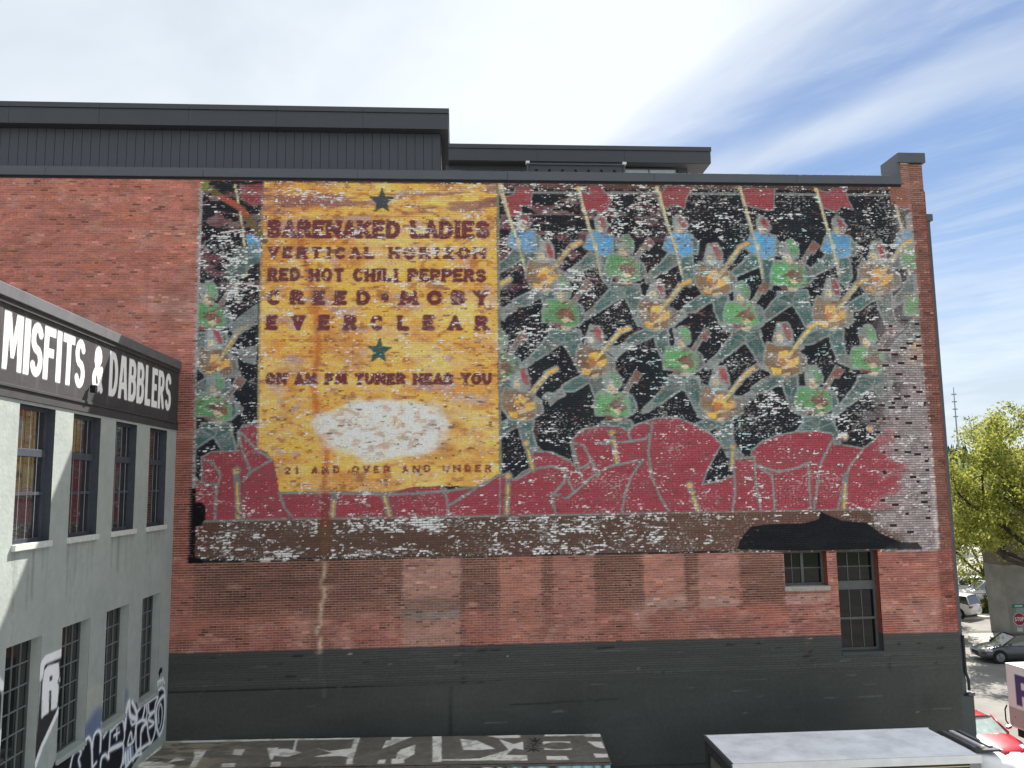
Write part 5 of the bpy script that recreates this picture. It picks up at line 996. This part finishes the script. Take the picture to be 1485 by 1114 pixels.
# ------------------------------------------------------------------ cars
def car_material(name, rgb, rough=.3): return material(name, rgb, rough, .5, 0, .04, 2, coat=.6)
car_glass = glass_material('car_glass', (.03, .04, .045), 1.9, .04); pale_glass = glass_material('windscreen_painted_sky', (.34, .42, .40), 1.6, .08); tail = material('tail_red', (.35, .01, .01), .3, .5); headm = material('headlight_lens', (.7, .72, .74), .15, .7)  # the pale glass has the bright sky reflection put into its base colour
def make_car(name, label, cat, loc, rz, rgb, L_=4.5, Wd=1.8, H=1.45, suv=False, group=None, bonnet=1.15, hatch=.5, gl=None):
    """x forward; profile lofted in sections; glass cabin with painted roof and pillars"""
    t = thing(name, (loc[0], loc[1], 0.015), label, cat, group, rz, True); pm = car_material(name+'_paint', rgb)
    h2 = L_/2; zb = .22 if not suv else .30; belt = .92 if not suv else 1.08
    def ring(x, hw, zl, zt, r=.12):
        z1 = zl+(zt-zl)*.45
        pts = [(-hw+.10, zl), (-hw, zl+.12), (-hw, z1), (-hw+.03, zt-.12), (-hw+.14, zt-.02), (-hw*.45, zt+.02)]
        return [(x, y, z) for y, z in pts]+[(x, -y, z) for y, z in reversed(pts)]
    hw = Wd/2; hood = belt-.06
    st_ = [(h2, hw*.66, zb+.12, zb+.38), (h2-.08, hw*.82, zb+.04, .66 if not suv else .85), (h2-.3, hw*.95, zb, hood-.14), (h2-.8, hw, zb, hood-.04), (h2-bonnet, hw, zb, hood+.03), (h2-bonnet-.5, hw, zb, belt), (-h2+1.0, hw, zb, belt+.03), (-h2+.35, hw*.97, zb, belt+(.0 if not suv else .02)), (-h2+.08, hw*.9, zb+.05, belt-.06), (-h2, hw*.78, zb+.14, belt-.25)]
    b = MB(); b.loft([ring(*s) for s in st_]); b.build('body', pm, t, smooth=True, bevel=.0)
    xa, xb_ = h2-bonnet+.02, -h2+(.12 if suv else .55); ra, rb_ = h2-bonnet-.72, -h2+(.35 if suv else 1.25)
    rw, gw = hw*.74, hw*.93
    def cab(x, z, w): return [(x, -w, z), (x, w, z)]
    b = MB(); base = [(xa, -gw*.86, belt-.04), (xa, gw*.86, belt-.04), (xb_, gw*.9, belt-.04), (xb_, -gw*.9, belt-.04)]; mid = [(xa-.25, -gw, belt-.02), (xa-.25, gw, belt-.02)]
    top = [(ra, -rw, H-.05), (ra, rw, H-.05), (rb_, rw*.97, H-.07), (rb_, -rw*.97, H-.07)]
    b.v = base+top; b.f = [(0, 1, 5, 4), (1, 2, 6, 5), (2, 3, 7, 6), (3, 0, 4, 7), (4, 5, 6, 7)]
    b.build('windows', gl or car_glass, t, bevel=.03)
    b = MB(); n = 7; rings = []
    for i in range(n):
        f_ = i/(n-1); x = ra+.06+(rb_-ra-.12)*f_; zc = H-.045+.045*math.sin(math.pi*min(1, .15+f_*.8)); rings.append([(x, -rw-.02, H-.09), (x, -rw*.8, zc-.01), (x, 0, zc+.01), (x, rw*.8, zc-.01), (x, rw+.02, H-.09)])
    b.loft(rings, closed=False, cap=False); b.build('roof', pm, t, smooth=True)
    for s_ in (-1, 1):
        for pa, pb_ in (((xa, s_*gw*.87, belt-.02), (ra, s_*(rw+.005), H-.05)), ((xb_, s_*gw*.91, belt-.02), (rb_, s_*rw*.98, H-.07))):
            b = MB(); b.tube(pa, pb_, .042, .035, 6); b.build('pillar', pm, t, smooth=True)
        xm_ = (ra+rb_)/2-.05; b = MB(); b.tube((xm_, s_*gw*.955, belt), (xm_, s_*(rw+.005), H-.06), .035, .03, 5); b.build('pillar', pm if suv else blackm, t)
        b = MB(); b.box(h2-.42, h2-.12, s_*hw*.62-.17, s_*hw*.62+.17, hood-.26, hood-.12) if False else b.loft([[(h2-.10, s_*hw*.42, .60+(suv*.15)), (h2-.10, s_*hw*.42, .70+(suv*.15)), (h2-.22, s_*hw*.84, .74+(suv*.15)), (h2-.22, s_*hw*.84, .60+(suv*.15))], [(h2-.30, s_*hw*.45, .60+(suv*.15)), (h2-.30, s_*hw*.45, hood-.12), (h2-.52, s_*hw*.97, hood-.13), (h2-.50, s_*hw*.97, .62+(suv*.15))]]); b.build('headlight', headm, t)
        b = MB(); b.box(-h2+.01, -h2+.12, s_*hw*.72-.16, s_*hw*.72+.16, belt-.26, belt-.12); b.build('tail_light', tail, t)
        b = MB(); b.loft([[(xa-.30, s_*(hw+.0), belt+.02), (xa-.30, s_*(hw+.18), belt+.05), (xa-.30, s_*(hw+.18), belt+.17), (xa-.30, s_*(hw+.0), belt+.13)], [(xa-.20, s_*(hw+.0), belt+.03), (xa-.20, s_*(hw+.15), belt+.06), (xa-.20, s_*(hw+.15), belt+.15), (xa-.20, s_*(hw+.0), belt+.11)]]); b.build('mirror', pm, t)
        r = .33 if not suv else .37
        for x in (h2-.88, -h2+.85):
            b = MB(); b.tube((x, s_*(hw-.14), r), (x, s_*(hw+.004), r), r+.06, r+.06, 18); b.build('wheel_arch', blackm, t)
            b = MB(); b.tube((x, s_*(hw-.2), r), (x, s_*(hw+.02), r), r, r, 20); wo = b.build('wheel', blackm, t, bevel=.015)
            b = MB()
            for k in range(5): a = 2*math.pi*k/5; b.tube((x, s_*(hw+.026), r), (x+r*.62*math.cos(a), s_*(hw+.026), r+r*.62*math.sin(a)), .035, .028, 5)
            b.tube((x, s_*(hw+.0), r), (x, s_*(hw+.024), r), r*.68, r*.66, 16); b.build('rim', steel, wo)
    b = MB(); b.box(h2-.10, h2+.012, -hw*.42, hw*.42, zb+.16, zb+.34); b.build('grille', blackm, t, bevel=.01)
    return t
sx, sy = [float(v) for v in on_level(1442, 958, 0)]
make_car('grey_sedan', 'dark grey sedan in front of the concrete pier and the stop sign', 'car', (sx+1.25, sy-.2), R_(172), (.045, .05, .055))
t_ = None
rx, ry = [float(v) for v in on_level(1452, 1099, 0)]
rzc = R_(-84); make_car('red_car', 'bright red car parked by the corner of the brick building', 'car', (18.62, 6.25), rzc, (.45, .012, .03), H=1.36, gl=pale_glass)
wx, wy = [float(v) for v in on_level(1520, 1150, 0)]
make_car('white_car', 'white car nosing in at the bottom right corner ahead of the red car', 'car', (wx+1.0, wy-.55), R_(150), (.66, .66, .66), H=1.6, suv=True)
# parked cars beyond the hedge
pk = [('white_suv', 'white sport utility car behind the hedge, partly behind its fence', 1432, 874, 168, (.62, .62, .6), True), ('white_suv', 'second white car behind the fence, nearer the brick building', 1399, 866, 175, (.6, .61, .62), True),
      ('silver_car', 'silver car parked farther right beyond the hedge and the fence', 1468, 872, 170, (.4, .42, .44), True),
      ('grey_car', 'dark grey car in the far row of the parking lot', 1404, 852, 178, (.12, .125, .13), False), ('blue_car', 'bright blue car in the far row of the parking lot', 1434, 850, 165, (.03, .07, .32), False), ('dark_car', 'black car at the right of the far parking row', 1462, 850, 172, (.03, .035, .05), False),
      ('white_car', 'white hatchback with red rear lights at the street end by the brick building', 1372, 893, 120, (.6, .58, .58), True)]
for nm, lb_, px, py, rr, c, s_ in pk:
    x, y = [float(v) for v in on_level(px, py, 0)]
    make_car(nm, lb_, 'car', (x, y), R_(rr), c, suv=s_, H=1.7 if s_ else 1.4)

# delivery truck at the right edge
fd = thing('delivery_truck', (0, 0, 0), 'white delivery truck with big purple lettering at the right edge of the picture', 'truck', local=True)
a0 = np.array([float(v) for v in on_level(1458, 963, 3.0)]); a1 = np.array([float(v) for v in on_level(1459.5, 1035, .9)]); 
xx, yy = a0; fd.location = (xx, yy, -.1); fd.rotation_euler = (0, 0, R_(-87))
fc = Canvas(0, 6.2, .8, 3.2, .02, 3); fc.a[:] = lin((236, 242, 243))*.9; FU, FV = np.meshgrid(fc.U, fc.V)
fc.a[:] = np.where((FV < 1.62)[..., None], lin((176, 176, 174))*.85, fc.a); fc.line([(0, 1.64), (6.2, 1.64)], .05, lin((240, 240, 240))*.85); fc.line([(0, .93), (6.2, .93)], .05, lin((236, 236, 236))*.85)
PUR = lin((58, 44, 110))
fc.poly([(.42, 1.74), (.72, 1.74), (.72, 2.10), (1.15, 2.10), (1.15, 2.34), (.72, 2.34), (.72, 2.58), (1.2, 2.58), (1.2, 2.84), (.42, 2.84)], PUR); glyph(fc, 'e', 1.28, 2.1, 1.74, 2.52, .17, PUR)
glyph(fc, 'D', 2.9, 3.6, 1.74, 2.84, .22, PUR) if False else None
u = .28; fc.disc(u, 1.28, .03, .03, lin((150, 60, 90)))
fp = painted_material('truck_side_paint', .4, .45, 2, .03, .05, 4)
flat_panel('side_panel', (0, 0, .9), (1, 0, 0), (0, 0, 1), 6.0, 2.2, .03, _Off(fc, 0, .9), fp, fd)
b = MB(); b.box(.004, 6.0, .005, 2.2, .9, 3.1); b.build('box', whm, fd, bevel=.04)
b = MB(); b.box(-.02, 6.0, -.02, 2.22, 3.10, 3.15); b.build('roof_cap', whm, fd, bevel=.03)
b = MB(); b.path([(-.05, -.04, 1.62), (-.14, -.06, 1.45), (-.14, -.06, 1.05), (-.05, -.04, .95), (.1, -.04, .93)], .025, 6); b.build('grab_handle', blackm, fd)
b = MB(); b.box(.1, 6, .2, 2.0, .55, .9); b.build('chassis', blackm, fd)
for x in (1.6, 5.0): wheel(x, .14, .42, .25, fd)

# ------------------------------------------------------------------ pier, stop sign, poles, hedge, fence
pw = material('pier_concrete', tuple(lin((136, 134, 128))), .9, .2, 0, .2, .7, .4, 8)
px_, py_ = [float(v) for v in on_level(1467, 924, 0)]
pr = thing('bridge_pier', (px_+1.7, py_+1, 0), 'tall weathered concrete pier behind the stop sign', 'pier')
def taper(x0, x1, y0, y1, z0, z1, t):
    b = MB(); b.v = [(x0, y0, z0), (x1, y0, z0), (x1, y1, z0), (x0, y1, z0), (x0-t, y0, z1), (x1+t, y0, z1), (x1+t, y1, z1), (x0-t, y1, z1)]; b.f = [(3, 2, 1, 0), (4, 5, 6, 7), (0, 1, 5, 4), (1, 2, 6, 5), (2, 3, 7, 6), (3, 0, 4, 7)]; return b
b = taper(px_, px_+3.4, py_, py_+2, 0, 4.4, .16); b.build('pier_shaft', pw, pr, bevel=.05)
b = taper(px_-.16, px_+3.56, py_-.0, py_+2, 4.402, 7.6, .3); b.build('pier_shaft', material('pier_upper', tuple(lin((112, 104, 92))), .9, .2, 0, .28, .9, .4, 8), pr, bevel=.05)
b = MB(); b.box(px_-.9, px_+5, py_-.3, py_+2.3, 7.6, 8.3); b.build('pier_head', pw, pr, bevel=.05)
ssx, ssz = 0, 0
d = ray(1478, 898); tt_ = (py_-1.0-CAM[1])/d[1]; S_ = CAM+tt_*d; S_ = [float(v) for v in S_]
sg = thing('stop_sign', (S_[0], S_[1], 0), 'red STOP sign under green street name blades in front of the pier', 'sign')
face = material('sign_red_back', (.3, .3, .3), .5, .4); r = .40
oc = Canvas(-.5, .5, -.5, .5, .008, 3); oc.a[:] = lin((226, 222, 222)); rr_ = r*.95
oc.poly([(rr_*math.cos(R_(22.5+45*k)), rr_*math.sin(R_(22.5+45*k))) for k in range(8)], lin((142, 24, 44)))
for k, chh in enumerate('STOP'): glyph(oc, chh, -.30+k*.155, -.30+k*.155+.13, -.12, .12, .035, lin((232, 228, 228)))
n_ = 60; a = np.linspace(-r, r, n_+1); A, Bq = np.meshgrid(a, a); I, J = np.meshgrid(np.arange(n_), np.arange(n_)); I = I.ravel(); J = J.ravel()
cxo = (a[I]+a[I+1])/2; cyo = (a[J]+a[J+1])/2; kk = (np.maximum(np.abs(cxo), np.abs(cyo)) < r*.924) & (np.abs(cxo)+np.abs(cyo) < r*1.307)
Q = np.stack([J*(n_+1)+I, J*(n_+1)+I+1, (J+1)*(n_+1)+I+1, (J+1)*(n_+1)+I], 1)[kk]
V_ = np.stack([S_[0]+A, np.full_like(A, S_[1]-.016), S_[2]+Bq], -1).reshape(-1, 3); fast_mesh('sign_face', V_, Q, painted_material('sign_print', .5, .4, 3, .03, 0), sg, oc.at(A, Bq).reshape(-1, 3))
b = MB(); b.v = [(S_[0]+rr_*.97*math.cos(R_(22.5+45*k)), S_[1]+y, S_[2]+rr_*.97*math.sin(R_(22.5+45*k))) for y in (-.012, .0) for k in range(8)]; b.f = [tuple(range(8)), tuple(range(15, 7, -1))]+[(k, (k+1) % 8, 8+(k+1) % 8, 8+k) for k in range(8)]; b.build('sign_plate', face, sg)
b = MB(); b.tube((S_[0], S_[1]+.04, 0), (S_[0], S_[1]+.04, S_[2]+1.15), .035, n=8); b.build('post', steel, sg)
grn = material('sign_green', (.01, .17, .11), .5, .4)
b = MB(); b.box(S_[0]-.42, S_[0]+.55, S_[1]-.01, S_[1]+.01, S_[2]+.68, S_[2]+.90); bl_ = b.build('name_blade', grn, sg)
b = MB(); b.box(S_[0]-.17, S_[0]+.17, S_[1]-.01, S_[1]+.01, S_[2]-.92, S_[2]-.5); b.build('lower_plate', material('plate_pale_green', (.42, .52, .46), .5, .4), sg)
b = MB(); b.box(S_[0]-.1, S_[0]+.3, S_[1]+.012, S_[1]+.03, S_[2]+.44, S_[2]+.64); b.build('name_blade', material('pale_green', (.16, .34, .28), .5, .4), sg)
tx = MB()
for k, (a_, w_) in enumerate(((-.2, .05), (-.12, .04), (-.05, .06), (.04, .05), (.12, .05), (.2, .05))): tx.box(S_[0]+a_, S_[0]+a_+w_, S_[1]-.014, S_[1]-.0102, S_[2]+.75, S_[2]+.83)
tx.build('street_name', material('sign_white', (.75, .78, .76), .5, .4), sg)
# cream bollard, dark utility box, pale lamp pole
bx1, by1 = [float(v) for v in on_level(1456.5, 895, 0)]
bo = thing('bollard', (bx1, by1, 0), 'cream painted bollard at the right end of the hedge', 'bollard'); b = MB(); b.tube((bx1, by1, 0), (bx1, by1, 1.0), .11, .11, 12); b.build('bollard_post', material('cream', (.66, .62, .46), .6, .3), bo); b = MB(); b.tube((bx1, by1, 1.0), (bx1, by1, 1.06), .11, .06, 12); b.build('bollard_cap', bpy.data.materials['cream'], bo)
ut = thing('utility_cabinet', (bx1+.5, by1+.2, 0), 'dark cluttered utility cabinet between the cream bollard and the pier', 'cabinet'); b = MB(); b.box(bx1+.22, bx1+.72, by1, by1+.5, 0, 1.35); b.build('cabinet', dkm, ut, bevel=.02); b = MB(); b.box(bx1+.18, bx1+.76, by1-.04, by1+.54, 1.35, 1.42); b.build('cabinet_lid', steel, ut, bevel=.01)
b = MB(); b.box(bx1+.3, bx1+.64, by1-.015, by1-.001, .2, .6); b.build('notice', pale_m, ut)
lx_, ly_ = [float(v) for v in on_level(1455, 846, 0)]
lp = thing('lamp_pole', (lx_, ly_, 0), 'pale tapering pole standing left of the pier beyond the parked cars', 'pole'); b = MB(); b.tube((lx_, ly_, 0), (lx_, ly_, 9), .22, .12, 10); b.build('shaft', material('pale_pole', (.5, .56, .55), .5, .4), lp); b = MB(); b.tube((lx_, ly_, 0), (lx_, ly_, .5), .34, .34, 10); b.build('pole_base', steel, lp)
fx0, fy0 = [float(v) for v in on_level(1380, 889, 0)]; fx1, fy1 = [float(v) for v in on_level(1466, 887, 0)]
fn = thing('fence', ((fx0+fx1)/2, fy0, 0), 'thin black railing fence behind the hedge in front of the parked cars', 'fence')
n = 46; fb = MB(); fb.box(-.009, .009, -.009, .009, .14, 1.45); pk0 = None; fdx, fdy = (fx1-fx0)/n, (fy1-fy0)/n
rail = MB()
for z in (.3, 1.35): rail.tube((fx0, fy0, z), (fx1, fy1, z), .018, n=5)
rail.build('rail', blackm, fn)
for k in range(n+1):
    if pk0 is None: fb.v = [(x+fx0, y+fy0, z) for x, y, z in fb.v]; pk0 = fb.build('picket', blackm, fn)
    else:
        o = pk0.copy(); C.objects.link(o); o.parent = fn; o.location = (k*fdx, k*fdy, 0)

# ------------------------------------------------------------------ foliage
def leaf_material(name, rgb, rgb2):
    m = bpy.data.materials.new(name); m.use_nodes = True; nt = m.node_tree; b = nt.nodes['Principled BSDF']; b.inputs['Roughness'].default_value = .65; b.inputs['Specular IOR Level'].default_value = .25
    g = N(nt, 'ShaderNodeNewGeometry'); mx = N(nt, 'ShaderNodeMix', data_type='RGBA'); mx.inputs[6].default_value = (*rgb, 1); mx.inputs[7].default_value = (*rgb2, 1)
    nt.links.new(g.outputs['Random Per Island'], mx.inputs[0]); nt.links.new(mx.outputs[2], b.inputs['Base Color'])
    tr_ = N(nt, 'ShaderNodeBsdfTranslucent'); nt.links.new(mx.outputs[2], tr_.inputs[0]); ms = N(nt, 'ShaderNodeMixShader'); ms.inputs[0].default_value = .45
    o = nt.nodes['Material Output']; nt.links.new(b.outputs[0], ms.inputs[1]); nt.links.new(tr_.outputs[0], ms.inputs[2]); nt.links.new(ms.outputs[0], o.inputs[0]); return m
leaf_y = leaf_material('spring_leaf', (.13, .17, .03), (.48, .47, .10)); leaf_d = leaf_material('dark_leaf', (.035, .06, .022), (.09, .12, .035)); leaf_h = leaf_material('hedge_leaf', (.06, .10, .02), (.16, .19, .05))
bark = material('bark', (.06, .05, .042), .9, .2, 0, .3, 6, .6, 20)
def leaves(name, clumps, per, size, mat, parent, seed, kind='stuff'):
    g = np.random.default_rng(seed); cs = np.array([c[:3] for c in clumps]); rs = np.array([c[3] for c in clumps])
    idx = np.repeat(np.arange(len(cs)), per); n = len(idx); d = g.normal(size=(n, 3)); d /= np.linalg.norm(d, axis=1)[:, None]; rr = g.random(n)**.45
    P = cs[idx]+d*(rs[idx]*rr)[:, None]*np.array([1.15, 1.15, .62]); a = g.normal(size=(n, 3)); a /= np.linalg.norm(a, axis=1)[:, None]; c = np.cross(a, g.normal(size=(n, 3))); c /= np.linalg.norm(c, axis=1)[:, None]
    s = size*g.uniform(.6, 1.3, n)[:, None]; V_ = np.stack([P-a*s, P+c*s*.55, P+a*s, P-c*s*.55], 1).reshape(-1, 3); Q = np.arange(n*4).reshape(-1, 4)
    o = fast_mesh(name, V_, Q, mat, parent); 
    if kind: tag(o, kind=kind)
    return o
def tree(name, label, base, limbs, mat, seed, per, size, crown_r, group=None, sparse=1.0, skirt=0):
    t = thing(name, (base[0], base[1], 0), label, 'tree', group); g = random.Random(seed); tr_b = MB(); cl = []
    def grow(p, d, L, r, lvl):
        q = Vector(p); dd = Vector(d).normalized(); n = 4
        for i in range(n):
            nd = (dd+Vector((g.uniform(-.18, .18), g.uniform(-.18, .18), g.uniform(-.06, .16)))).normalized(); nq = q+nd*L/n; r2 = r*(1-.16*(i+1)/n*1.6)
            tr_b.tube(q, nq, r*(1-.25*i/n), r*(1-.25*(i+1)/n), 6 if lvl < 2 else 4, False); q, dd = nq, nd
            if lvl < 3 and i >= 1:
                s = Vector((g.uniform(-1, 1), g.uniform(-1, 1), g.uniform(-.1, .7))).normalized(); grow(q, dd*.6+s*.9, L*.58, r*.45, lvl+1)
            if lvl >= 2: cl.append((q.x, q.y, q.z, crown_r*g.uniform(.55, 1.25)))
    top = Vector((base[0], base[1], limbs[0]))
    tb = MB(); tb.tube((base[0], base[1], 0), top, limbs[1], limbs[1]*.75, 10, False); tb.build('trunk', bark, t, smooth=True)
    for d, L in limbs[2]: grow(top-Vector((0, 0, .3)), d, L, limbs[1]*.5, 0)
    lb_o = tr_b.build('limbs', bark, t); g.shuffle(cl); cl = cl[:int(len(cl)*sparse)]
    cl += [(base[0]+g.uniform(-3.2, 3.2), base[1]+g.uniform(-2, 2), g.uniform(1.9, 4.6), crown_r*.9) for _ in range(skirt)]
    if name == 'street_tree' and base[0] == 35.4: cl += [(g.uniform(33.2, 39), g.uniform(23.2, 25.6), g.uniform(4.5, 8.2), .8) for _ in range(60)]
    leaves('crown', cl, per, size, mat, t, seed); return t
tree('street_tree', 'yellow-green spring tree with spreading dark limbs in front of the pier', (35.4, 22.6), (4.6, .30, [((-1, .2, .55), 5.6), ((-.75, -.3, .95), 6.0), ((-.3, .5, 1), 6.2), ((.5, -.2, 1), 5.6), ((.9, .5, .6), 5.0), ((-.9, .7, .2), 4.6), ((-.2, -.9, .6), 4.4), ((-1, -.1, .15), 4.2)]), leaf_y, 5, 30, .10, .74)
tree('street_tree', 'smaller yellow-green tree close behind the corner of the brick building', (31.8, 33.8), (2.2, .18, [((-.6, .2, .8), 4.2), ((.6, .1, .9), 4.2), ((0, .6, 1), 4.4), ((.1, -.6, .7), 3.6), ((-1, -.2, .3), 3.2)]), leaf_y, 9, 34, .11, .8, skirt=46)
tree('street_tree', 'bushy tree overhanging the parked blue car', (43, 42), (2.2, .2, [((-.8, 0, .6), 4.0), ((.7, .1, .8), 4.2), ((0, .5, 1), 4.2), ((-.2, -.5, .8), 3.8), ((.9, -.3, .3), 3.6)]), leaf_y, 13, 34, .13, .95, skirt=46)
bg_spots = [(58, 78, 9, 3.0), (66, 84, 11, 3.4), (74, 80, 9, 3.2), (52, 86, 10, 3.0), (83, 90, 12, 3.6), (62, 96, 12, 3.6), (92, 96, 12, 4)]
for k, (x, y, h, r) in enumerate(bg_spots):
    t = thing('evergreen_tree', (x, y, 0), 'dark evergreen tree far beyond the parking lot seen through the yellow-green crown', 'tree', 'dark trees beyond the parking lot'); g = random.Random(40+k)
    b = MB(); b.tube((x, y, 0), (x, y, h*.9), .3, .08, 7, False); b.build('trunk', bark, t)
    cl = [(x+g.uniform(-1, 1)*r*(1-i/26), y+g.uniform(-1, 1)*r*(1-i/26), 1.5+(h-1.5)*i/22, .9+.5*g.random()) for i in range(22) for _ in range(2)]
    leaves('crown', cl, 60, .24, leaf_d, t, 60+k)
hx0, hy0 = [float(v) for v in on_level(1380, 894, 0)]; hx1, hy1 = [float(v) for v in on_level(1453, 892, 0)]
hd = thing('hedge', ((hx0+hx1)/2, hy0+.4, 0), 'low clipped green hedge along the footpath in front of the fence', 'hedge'); cl = []; g = random.Random(3)
for k in range(60): f_ = k/59; cl += [(hx0+(hx1-hx0)*f_, hy0+(hy1-hy0)*f_+g.uniform(.1, .7), g.uniform(.25, .8), .38)]*2
for q in range(4): cl += [(hx0+(hx1-hx0)*(.78+.03*q), hy0+.4, 1.0+.3*q, .3)]
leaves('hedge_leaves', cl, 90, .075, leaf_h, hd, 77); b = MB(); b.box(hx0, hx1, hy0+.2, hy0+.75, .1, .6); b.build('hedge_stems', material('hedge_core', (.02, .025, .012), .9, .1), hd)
# far wooded ridge
g2 = np.random.default_rng(9); nh = 120; xs_ = np.linspace(-900, 1500, nh); ys_ = np.linspace(500, 900, 14); HX, HY = np.meshgrid(xs_, ys_); HZ = 34*sm(HY, 500, 760)*(.75+.45*fbm(HX/160, HY/160, 200))
Vh = np.stack([HX, HY, HZ-1], -1).reshape(-1, 3); I, J = np.meshgrid(np.arange(nh-1), np.arange(13)); I = I.ravel(); J = J.ravel(); Q = np.stack([J*nh+I, J*nh+I+1, (J+1)*nh+I+1, (J+1)*nh+I], 1)
tag(fast_mesh('hills', Vh, Q, material('wooded_hill', (.05, .075, .06), .95, .1, 0, .4, .03)), kind='structure')
n = 900; tx_ = g2.uniform(300, 900, n); ty_ = g2.uniform(560, 780, n); Vt, Ft = [], []
for x, y in zip(tx_, ty_):
    z = 34*float(sm(np.array(y), 500, 760))*(.75+.45*float(fbm(np.array(x/160), np.array(y/160), 200))); h = g2.uniform(7, 13); r = g2.uniform(2.2, 3.6); k = len(Vt)
    for j in range(6): Vt.append((x+r*math.cos(j*1.047)*g2.uniform(.7, 1.2), y+r*math.sin(j*1.047), z+1))
    Vt.append((x, y, z+h))
    for j in range(6): Ft.append((k+j, k+(j+1) % 6, k+6))
me = MB(); me.v = Vt; me.f = Ft; tag(me.build('far_forest', material('far_conifers', (.045, .075, .065), .95, .1, 0, .3, .05)), kind='stuff')
mxx, myy = 330, 640; d = ray(1386, 605); tt_ = (520-CAM[1])/d[1]; mp_ = CAM+tt_*d; d2 = ray(1385, 562); mt_ = CAM+(520-CAM[1])/d2[1]*d2
ma = thing('radio_mast', (float(mp_[0]), 520, float(mp_[2])-8), 'thin radio mast on the wooded ridge just right of the brick building', 'mast')
b = MB(); b.tube((float(mp_[0]), 520, 5), (float(mp_[0]), 520, float(mt_[2])), .9, .25, 5); b.build('mast_shaft', material('mast_grey', (.3, .32, .34), .7, .3), ma)
for k in range(4): z = float(mp_[2])+k*(float(mt_[2])-float(mp_[2]))/4; b = MB(); b.box(float(mp_[0])-1.6, float(mp_[0])+1.6, 519.6, 520.4, z, z+.7); b.build('crossarm', bpy.data.materials['mast_grey'], ma)
for o in scene.objects:
    if '_local' in o: del o['_local']
